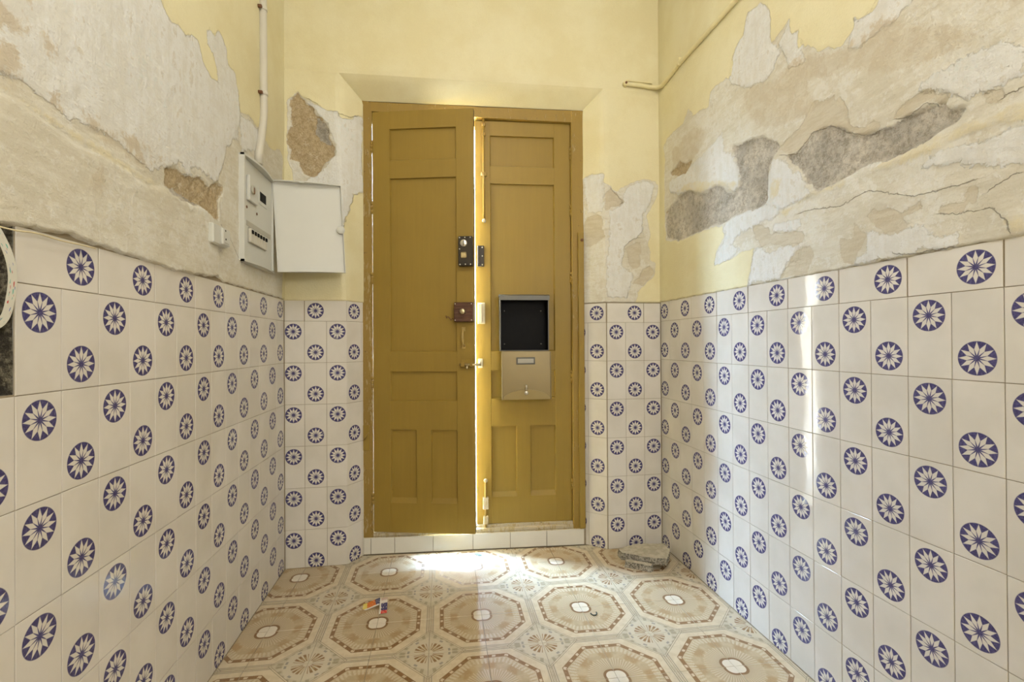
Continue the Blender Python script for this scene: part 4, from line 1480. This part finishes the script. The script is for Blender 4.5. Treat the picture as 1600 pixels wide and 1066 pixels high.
# ------------------------------------------------------------------ mailbox hung on the right leaf
mail = thing('mailbox', 'steel mailbox on the right door leaf, open, its black inside showing and flap hanging down', 'mailbox', (DOOR_O[0] - 0.016 * math.sin(DOOR_ANG), DOOR_O[1] + 0.016 * math.cos(DOOR_ANG), 0.0), DOOR_ANG)
x0, x1, z0, z1, dp = 0.690, 0.942, 1.030, 1.312, -0.078
t = 0.004
mb = MB()
mb.box(x0, x0 + t, dp, 0.0, z0, z1).box(x1 - t, x1, dp, 0.0, z0, z1).box(x0, x1, dp, 0.0, z0, z0 + t).box(x0, x1, dp, 0.0, z1 - t, z1)
mb.build('shell', 'steel', mail)
mb = MB()
e = 0.0006
mb.face([(x0 + t, -0.003, z0 + t), (x1 - t, -0.003, z0 + t), (x1 - t, -0.003, z1 - t), (x0 + t, -0.003, z1 - t)])
a, b_, c, d = x0 + t + e, x1 - t - e, z0 + t + e, z1 - t - e
mb.box(a, a + 0.001, dp + 0.003, -0.003, c, d).box(b_ - 0.001, b_, dp + 0.003, -0.003, c, d).box(a, b_, dp + 0.003, -0.003, c, c + 0.001).box(a, b_, dp + 0.003, -0.003, d - 0.001, d)
mb.build('liner', 'black_plastic', mail, fix=False)
for x, z in ((0.718, 1.240), (0.912, 1.240), (0.718, 1.066), (0.912, 1.066)):
    mb = MB()
    screw(mb, x, z, -0.0035, 0.004)
    mb.build('screw', 'steel', mail)
hood = MB()
hood.prism([(dp - 0.010, z1 - 0.022), (dp - 0.010, z1 + 0.001), (dp + 0.010, z1 + 0.008), (0.0, z1 + 0.008), (0.0, z1 + 0.001), (dp - 0.004, z1 + 0.001), (dp - 0.004, z1 - 0.022)], 0, x0 - 0.003, x1 + 0.003)
hood.build('hood', 'steel', mail)
# flap: hinged along the lower front edge, hanging a touch forward at its foot
fm = MB()
fx0, fx1, fz0, fz1 = 0.697, 0.949, 0.783, 1.028
fy = lambda z: dp - 0.004 - 0.012 * (fz1 - z) / (fz1 - fz0)
prof = [(fy(fz1), fz1), (fy(fz0), fz0), (fy(fz0) + 0.004, fz0), (fy(fz1) + 0.004, fz1)]
fm.prism(prof, 0, fx0, fx1)
for sx in (fx0, fx1 - 0.002):
    fm.prism([(fy(fz1) - 0.010, fz1 - 0.004), (fy(fz0) - 0.010, fz0), (fy(fz0), fz0), (fy(fz1), fz1 - 0.004)], 0, sx, sx + 0.002)
flap = fm.build('flap', 'flap_steel', mail)
ar = MB()
n = 22
arc = [(fx0 + 0.006 + (fx1 - fx0 - 0.012) * (0.5 - 0.5 * math.cos(PI * k / n)), fz0 + 0.001 + 0.050 * math.sin(PI * k / n)) for k in range(n + 1)]
yb = fy(fz0 + 0.02)
ar.prism(arc, 1, yb - 0.006, yb + 0.002)
ar.build('arched_lip', 'mirror_steel', flap)
lh = MB().cbox(0.772, 0.868, fy(0.98) - 0.004, fy(0.98) + 0.002, 0.962, 0.998, 0.001).build('label_holder', 'steel', flap)
MB().box(0.779, 0.861, fy(0.98) - 0.0045, fy(0.98) - 0.003, 0.969, 0.991).build('label_window', 'pvc_shade', flap)
mb = MB()
mb.smooth = True
mb.cyl((0.820, yb + 0.002, 0.818), (0.820, yb - 0.016, 0.818), 0.010, 16, 0.002)
mb.cyl((0.820, yb - 0.012, 0.832), (0.820, yb - 0.016, 0.858), 0.0045, 10)
mb.build('cam_lock', 'nickel', flap)

# ------------------------------------------------------------------ fuse box on the left wall
box = thing('electrical_panel', 'white plastic fuse box on the left wall with its lid swung open', 'fuse box')
bx0, bx1 = -0.760, -0.714
by0, by1, bz0, bz1 = 1.850, 2.165, 1.380, 1.783
mb = MB().cbox(bx0, bx1 - 0.004, by0, by1, bz0, bz1, 0.004)
mb.build('body', 'pvc_white', box)
# raised rim round the cover, arched along its top and bottom
rim = MB()
w = 0.010
rim.box(bx1 - 0.008, bx1 + 0.006, by0, by0 + w, bz0, bz1).box(bx1 - 0.008, bx1 + 0.004, by1 - w * 0.6, by1, bz0, bz1)
for zz, s in ((bz1, -1), (bz0, 1)):
    n = 14
    prof = [(by0 + (by1 - by0) * k / n, bx1 + 0.006 + 0.016 * math.sin(PI * k / n)) for k in range(n + 1)]
    poly = [(p[1], p[0]) for p in prof] + [(bx1 - 0.008, by1), (bx1 - 0.008, by0)]
    rim.prism(poly, 2, zz + s * 0.008, zz)
rim.build('rim', 'pvc_white', box)
X = bx1 - 0.004
MB().cbox(X, X + 0.002, by0 + 0.014, by1 - 0.010, bz0 + 0.012, bz1 - 0.012, 0.0006).build('cover', 'pvc_white', box)
X += 0.002
mp = MB().cbox(X, X + 0.012, 1.888, 1.972, 1.618, 1.715, 0.003).build('switch_mount', 'pvc_white', box)
mb = MB()
mb.smooth = True
mb.cyl((X + 0.012, 1.914, 1.664), (X + 0.020, 1.914, 1.664), 0.017, 14, 0.002)
mb.build('switch', 'pvc_shade', mp)
MB().box(X + 0.018, X + 0.0206, 1.908, 1.916, 1.648, 1.672).build('switch_mark', 'rust', mp)
wf = MB().cbox(X, X + 0.003, 2.002, 2.096, 1.640, 1.704, 0.001).build('window_frame', 'pvc_white', box)
MB().box(X + 0.002, X + 0.0036, 2.016, 2.082, 1.654, 1.691).build('dark_window', 'black_plastic', wf)
for y, z in ((1.891, 1.592), (1.990, 1.592)):
    mb = MB()
    mb.tube([(X - 0.001, y, z), (X + 0.0016, y, z)], 0.0055, 10)
    mb.build('screw', 'rust', box)
MB().cbox(X - 0.001, X + 0.0012, 1.886, 2.140, 1.522, 1.542, 0.0005).build('breaker_shade', 'pvc_shade', box)
MB().box(X, X + 0.0012, 1.900, 2.080, 1.460, 1.518).build('breaker_slot', 'pvc_shade', box)
proto = None
for k in range(6):
    y = 1.906 + k * 0.0285
    if proto is None:
        proto = MB().cbox(X, X + 0.010, 0.0, 0.0265, 1.462, 1.514, 0.0015).build('breaker', 'pvc_grey', box)
        tg = MB().cbox(X + 0.008, X + 0.014, 0.006, 0.0205, 1.496, 1.510, 0.001).build('toggle', 'black_plastic', proto)
        proto.location = (0, y, 0)
    else:
        c = proto.copy()
        COL.objects.link(c)
        c.location = (0, y, 0)
        d = tg.copy()
        COL.objects.link(d)
        d.parent = c
# lid, opened past a right angle
LWD = 0.282
ld = MB()
n = 10
za, zb_ = bz0 + 0.006, bz1 + 0.004
ld.cbox(0, LWD, 0.0, 0.004, za, zb_, 0.001)
ld.cbox(LWD - 0.004, LWD, -0.014, 0.002, za, zb_, 0.001).cbox(0, 0.004, -0.014, 0.002, za, zb_, 0.001)
for zz, s in ((zb_, -1), (za, 1)):
    poly = [(LWD * k / n, -0.014 - 0.016 * math.sin(PI * k / n)) for k in range(n + 1)] + [(LWD, 0.002), (0, 0.002)]
    ld.prism(poly, 2, zz + s * 0.004, zz)
lid_ang = math.atan2(0.075, 0.270)
lid = ld.build('lid', 'pvc_white', box)
lid.rotation_euler = (0, -math.radians(2.7), lid_ang)
hz = bz0 + 0.2
off = Matrix.Rotation(lid_ang, 4, 'Z') @ Matrix.Rotation(-math.radians(2.7), 4, 'Y') @ Vector((0, 0, hz))
lid.location = Vector((-0.706, 2.170, hz)) - off
mb = MB()
mb.smooth = True
mb.cyl((LWD - 0.012, 0.0, 1.582), (LWD - 0.012, -0.017, 1.582), 0.018, 18, 0.002)
mb.build('latch', 'pvc_white', lid)
MB().cbox(0.105, 0.125, -0.031, -0.026, zb_ - 0.008, zb_ - 0.003, 0.001).build('catch', 'pvc_white', lid)

# ------------------------------------------------------------------ pipes
pipe = thing('conduit', 'grey plastic conduit running down the left wall into the fuse box', 'pipe', (-0.714, 2.055, 1.80))
o0 = Vector((-0.714, 2.055, 1.80))
pth = [Vector((-0.7148, 2.050, CEIL)), Vector((-0.7146, 2.064, 2.05)), Vector((-0.7146, 2.062, 2.02)), Vector((-0.7147, 2.054, 1.98)), Vector((-0.7148, 2.030, 1.90)), Vector((-0.7148, 2.010, 1.84)), Vector((-0.7148, 2.006, 1.797))]
mb = MB()
mb.tube([p - o0 for p in pth], 0.0155, 14)
mb.build('tube', 'pvc_grey', pipe)
for z, y in ((2.462, 2.058), (2.112, 2.063)):
    mb = MB()
    mb.tube([Vector((-0.7148, y, z - 0.008)) - o0, Vector((-0.7148, y, z + 0.008)) - o0], 0.0175, 14)
    cl = mb.build('clip', 'pvc_grey', pipe)
    mb = MB()
    mb.cyl(Vector((-0.727, y - 0.026, z - 0.006)) - o0, Vector((-0.709, y - 0.026, z - 0.006)) - o0, 0.007, 10, 0.002)
    mb.build('screw', 'rust', cl)

pp = thing('gas_pipe', 'yellow painted pipe bending from above the door onto the right wall', 'pipe', (1.14, 2.29, 2.41))
o0 = Vector((1.14, 2.29, 2.41))
pth = [Vector((0.962, 2.294, 2.418)), Vector((1.06, 2.294, 2.414)), Vector((1.110, 2.292, 2.410)), Vector((1.136, 2.280, 2.404)), Vector((1.1455, 2.250, 2.397)), Vector((1.1465, 2.20, 2.396)), Vector((1.1475, 2.071, 2.408)), Vector((1.149, 1.646, 2.401)), Vector((1.156, 0.2, 2.40)), Vector((1.166, -2.28, 2.40))]
MB().tube([p - o0 for p in pth], 0.0105, 12).build('tube', 'yellow_pipe_paint', pp)
MB().tube([p - o0 + Vector((0, 0.0, 0.021)) for p in (Vector((0.972, 2.299, 2.418)), Vector((1.06, 2.299, 2.416)), Vector((1.115, 2.298, 2.412)))], 0.0035, 8).build('thin_line', 'yellow_pipe_paint', pp)
cp = MB().tube([Vector((0.966, 2.303, 2.418)) - o0, Vector((0.966, 2.282, 2.418)) - o0], [0.014, 0.012], 14).build('end_cap', 'yellow_pipe_paint', pp)
MB().tube([Vector((0.966, 2.282, 2.418)) - o0, Vector((0.966, 2.278, 2.418)) - o0], 0.006, 10).build('screw', 'rust', cp)
cl = MB().tube([Vector((1.1475, 2.083, 2.407)) - o0, Vector((1.1475, 2.063, 2.408)) - o0], 0.0115, 12).build('clip', 'yellow_pipe_paint', pp)
MB().cbox(1.142 - o0.x, 1.160 - o0.x, 2.068 - o0.y, 2.080 - o0.y, 2.415 - o0.z, 2.438 - o0.z, 0.002).build('tab', 'yellow_pipe_paint', cl)

# ------------------------------------------------------------------ small white outlet box on the left wall
so = thing('telephone_box', 'small white outlet box below the patch of brown mortar', 'box', (-0.7285, 1.66, 1.43))
mb = MB().cbox(-0.004, 0.020, -0.050, 0.056, -0.032, 0.032, 0.004)
mb.build('base', 'pvc_white', so)
MB().cbox(0.018, 0.028, 0.000, 0.054, -0.028, 0.028, 0.003).build('cover', 'pvc_white', so)
for y, z in ((0.018, 0.020), (0.020, -0.008)):
    MB().tube([(0.027, y, z), (0.0286, y, z)], 0.0035, 8).build('socket_hole', 'black_plastic', so)
MB().box(0.027, 0.0284, 0.012, 0.042, -0.022, -0.019).build('slot', 'pvc_shade', so)

# ------------------------------------------------------------------ broken hole at the near end of the left dado


def rough_box(name, parent):
    """inside of the hole: back and cheeks of crumbled fill"""
    y0, y1, z0, z1, dep = 0.795, 0.9385, 0.985, 1.2827, 0.075
    mb = MB()
    xf = xl(0.9)

    def sheet(fn, m, n, amp):
        g = [[None] * (n + 1) for _ in range(m + 1)]
        for i in range(m + 1):
            for j in range(n + 1):
                p = Vector(fn(i / m, j / n))
                k = mnoise.fractal(p * 24, 0.8, 2.0, 4) * amp
                edge = min(i, j, m - i, n - j)
                p = p + Vector((k, k * 0.5, k * 0.5)) * (1 if edge else 0.2)
                g[i][j] = tuple(p)
        for i in range(m):
            for j in range(n):
                mb.face([g[i][j], g[i + 1][j], g[i + 1][j + 1], g[i][j + 1]])
    sheet(lambda a, c: (xf - dep, y0 + (y1 - y0) * a, z0 + (z1 - z0) * c), 24, 44, 0.018)
    sheet(lambda a, c: (xf - 0.003 - dep * a, y1, z0 + (z1 - z0) * c), 10, 30, 0.004)
    sheet(lambda a, c: (xf - 0.003 - dep * a, y0, z0 + (z1 - z0) * c), 10, 30, 0.004)
    sheet(lambda a, c: (xf - 0.003 - dep * a, y0 + (y1 - y0) * c, z0), 10, 18, 0.004)
    sheet(lambda a, c: (xf - 0.003 - dep * a, y0 + (y1 - y0) * c, z1), 10, 18, 0.004)
    mb.smooth = True
    o = mb.build(name, 'rubble_fill', parent, fix=False)
    o['label'] = 'dark crumbling hole where two tiles are missing'
    return o


rough_box('cavity', wall_left)


def ribbon(mb, path, width, wdir, th=0.0006, twist=None):
    """thin strip along path with real thickness; UV u along, v across"""
    P = [Vector(p) for p in path]
    L = 0
    rows_ = []
    for j, p in enumerate(P):
        t = (P[min(j + 1, len(P) - 1)] - P[max(j - 1, 0)]).normalized()
        if j:
            L += (p - P[j - 1]).length
        wv = Vector(wdir)
        wv = (wv - t * wv.dot(t)).normalized()
        if twist:
            wv = Matrix.Rotation(twist[j], 3, t) @ wv
        nn = t.cross(wv)
        rows_.append((p - wv * width / 2, p + wv * width / 2, nn * th, L))
    for a, b in zip(rows_, rows_[1:]):
        mb.face([a[0], a[1], b[1], b[0]], [(a[3], 0), (a[3], 1), (b[3], 1), (b[3], 0)])
        mb.face([a[0] + a[2], b[0] + b[2], b[1] + b[2], a[1] + a[2]], [(a[3], 0), (b[3], 0), (b[3], 1), (a[3], 1)])
        mb.face([a[0], b[0], b[0] + b[2], a[0] + a[2]], [(a[3], 0), (b[3], 0), (b[3], 0), (a[3], 0)])
        mb.face([a[1], a[1] + a[2], b[1] + b[2], b[1]], [(a[3], 1), (a[3], 1), (b[3], 1), (b[3], 1)])
    return mb


def smooth_path(pts, n=5):
    P = [Vector(p) for p in pts]
    out = []
    for i in range(len(P) - 1):
        p0, p1, p2, p3 = P[max(i - 1, 0)], P[i], P[i + 1], P[min(i + 2, len(P) - 1)]
        for k in range(n):
            t = k / n
            out.append(0.5 * ((2 * p1) + (p2 - p0) * t + (2 * p0 - 5 * p1 + 4 * p2 - p3) * t * t + (3 * p1 - p0 - 3 * p2 + p3) * t ** 3))
    out.append(P[-1])
    return out


tp = smooth_path([(-0.742, 0.868, 1.290), (-0.731, 0.890, 1.276), (-0.728, 0.903, 1.258), (-0.725, 0.917, 1.225), (-0.724, 0.923, 1.190), (-0.726, 0.921, 1.150), (-0.729, 0.914, 1.118), (-0.734, 0.898, 1.102), (-0.744, 0.872, 1.100)])
mb = ribbon(MB(), tp, 0.014, (0.25, 1.0, 0.30))
tag(mb.build('plastic_tape', 'printed_tape', fix=False), 'printed plastic tape looping out of the hole in the left wall', 'tape')
st = smooth_path([(-0.733, 0.880, 1.272), (-0.722, 0.925, 1.270), (-0.720, 0.965, 1.2745), (-0.7205, 1.02, 1.2735), (-0.721, 1.08, 1.276), (-0.7245, 1.12, 1.278)])
tag(MB().tube(st, 0.0016, 6).build('string', 'string'), 'pale string trailing along the top edge of the left tiles', 'string')

# ------------------------------------------------------------------ things on the floor


def rock(name, top, bottom, seed, amp, loc):
    """broken lump: top and bottom outlines (same corner count) joined, cut fine and roughened on the broken sides"""
    bm = bmesh.new()
    L = Vector(loc)
    hi = [bm.verts.new(Vector(p) - L) for p in top]
    lo = [bm.verts.new(Vector(p) - L) for p in bottom]
    n = len(top)
    bm.faces.new(lo)
    bm.faces.new(hi[::-1])
    for i in range(n):
        k = (i + 1) % n
        bm.faces.new((hi[i], hi[k], lo[k], lo[i]))
    bmesh.ops.triangulate(bm, faces=bm.faces)
    for _ in range(4):
        bmesh.ops.subdivide_edges(bm, edges=[e for e in bm.edges if e.calc_length() > 0.009], cuts=1)
        bmesh.ops.triangulate(bm, faces=bm.faces)
    bmesh.ops.recalc_face_normals(bm, faces=bm.faces)
    bm.normal_update()
    zmin = min(v.co.z for v in bm.verts)
    for v in bm.verts:
        k = mnoise.fractal(v.co * 70 + Vector((seed, seed * 2, 0)), 0.7, 2.1, 4)
        side = 0.22 if v.normal.z > 0.75 else 1.0
        v.co += v.normal * k * amp * side
        v.co.z = max(v.co.z, zmin)
    me = bpy.data.meshes.new(name)
    bm.to_mesh(me)
    bm.free()
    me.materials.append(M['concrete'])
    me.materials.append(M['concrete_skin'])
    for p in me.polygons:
        p.material_index = 1 if p.normal.z > 0.8 else 0  # upward faces: smooth cement, lightened in colour for light from above
    return link(name, me, None, loc)


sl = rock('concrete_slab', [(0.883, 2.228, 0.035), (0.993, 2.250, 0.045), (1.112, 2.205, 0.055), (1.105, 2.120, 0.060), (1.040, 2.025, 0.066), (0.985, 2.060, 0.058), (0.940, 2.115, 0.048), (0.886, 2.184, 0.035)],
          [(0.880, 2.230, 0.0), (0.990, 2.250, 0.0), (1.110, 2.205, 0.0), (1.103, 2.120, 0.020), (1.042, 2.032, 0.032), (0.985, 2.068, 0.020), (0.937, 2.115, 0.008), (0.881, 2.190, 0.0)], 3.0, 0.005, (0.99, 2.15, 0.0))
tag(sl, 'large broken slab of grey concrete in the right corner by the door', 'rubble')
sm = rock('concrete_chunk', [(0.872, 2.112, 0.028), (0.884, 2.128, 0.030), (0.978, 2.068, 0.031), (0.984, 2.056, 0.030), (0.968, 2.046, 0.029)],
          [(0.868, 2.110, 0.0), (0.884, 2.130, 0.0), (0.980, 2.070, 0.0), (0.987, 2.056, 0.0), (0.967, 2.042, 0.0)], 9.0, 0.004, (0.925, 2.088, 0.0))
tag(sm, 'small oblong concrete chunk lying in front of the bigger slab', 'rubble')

wr = thing('sweet_wrapper', 'torn sweet wrapper in red, navy and white on the floor', 'wrapper', (-0.255, 1.955, 0.0))
mb = ribbon(MB(), smooth_path([(-0.054, 0.004, 0.003), (-0.036, -0.002, 0.010), (-0.016, -0.004, 0.018), (0.004, -0.002, 0.024), (0.016, 0.004, 0.024)]), 0.026, (0.05, 0.75, 0.65))
mb.build('torn_half', 'sweet_wrapper_orange', wr, fix=False)
mb = ribbon(MB(), smooth_path([(0.028, 0.008, 0.034), (0.029, -0.004, 0.033), (0.030, -0.020, 0.026), (0.031, -0.036, 0.014), (0.031, -0.052, 0.004)]), 0.030, (1.0, 0.0, 0.10))
mb.build('torn_half', 'sweet_wrapper_navy', wr, fix=False)


def flake(name, outline, z, mat, loc, h=0.0012, curl=0.004):
    mb = MB()
    n = len(outline)
    cu = lambda x, y: z + curl * (x * x + y * y) / 0.0005
    mb.face([(x, y, cu(x, y) + h) for x, y in outline])
    mb.face([(x, y, cu(x, y)) for x, y in reversed(outline)])
    for i in range(n):
        k = (i + 1) % n
        a, c = outline[i], outline[k]
        mb.face([(*a, cu(*a)), (*c, cu(*c)), (*c, cu(*c) + h), (*a, cu(*a) + h)])
    return mb.build(name, mat, None, loc)


simple('dark_flake', (0.055, 0.075, 0.065), 0.5)
tag(flake('dark_shard', [(-0.022, 0.010), (-0.010, 0.002), (0.004, -0.016), (0.020, -0.020), (0.014, 0.004), (0.002, 0.014)], 0.0008, 'dark_flake', (0.190, 2.352, 0.0)), 'dark green flake lying just below the step', 'debris')
tag(MB().tube(smooth_path([(-0.012, 0.004, 0.003), (-0.008, -0.008, 0.003), (0.002, -0.011, 0.003), (0.010, -0.004, 0.004), (0.012, 0.007, 0.003)], 3), 0.0026, 6).build('twig_curl', 'dark_flake', None, (0.598, 1.766, 0.0)), 'tiny dark curl of debris on a floor octagon', 'debris')
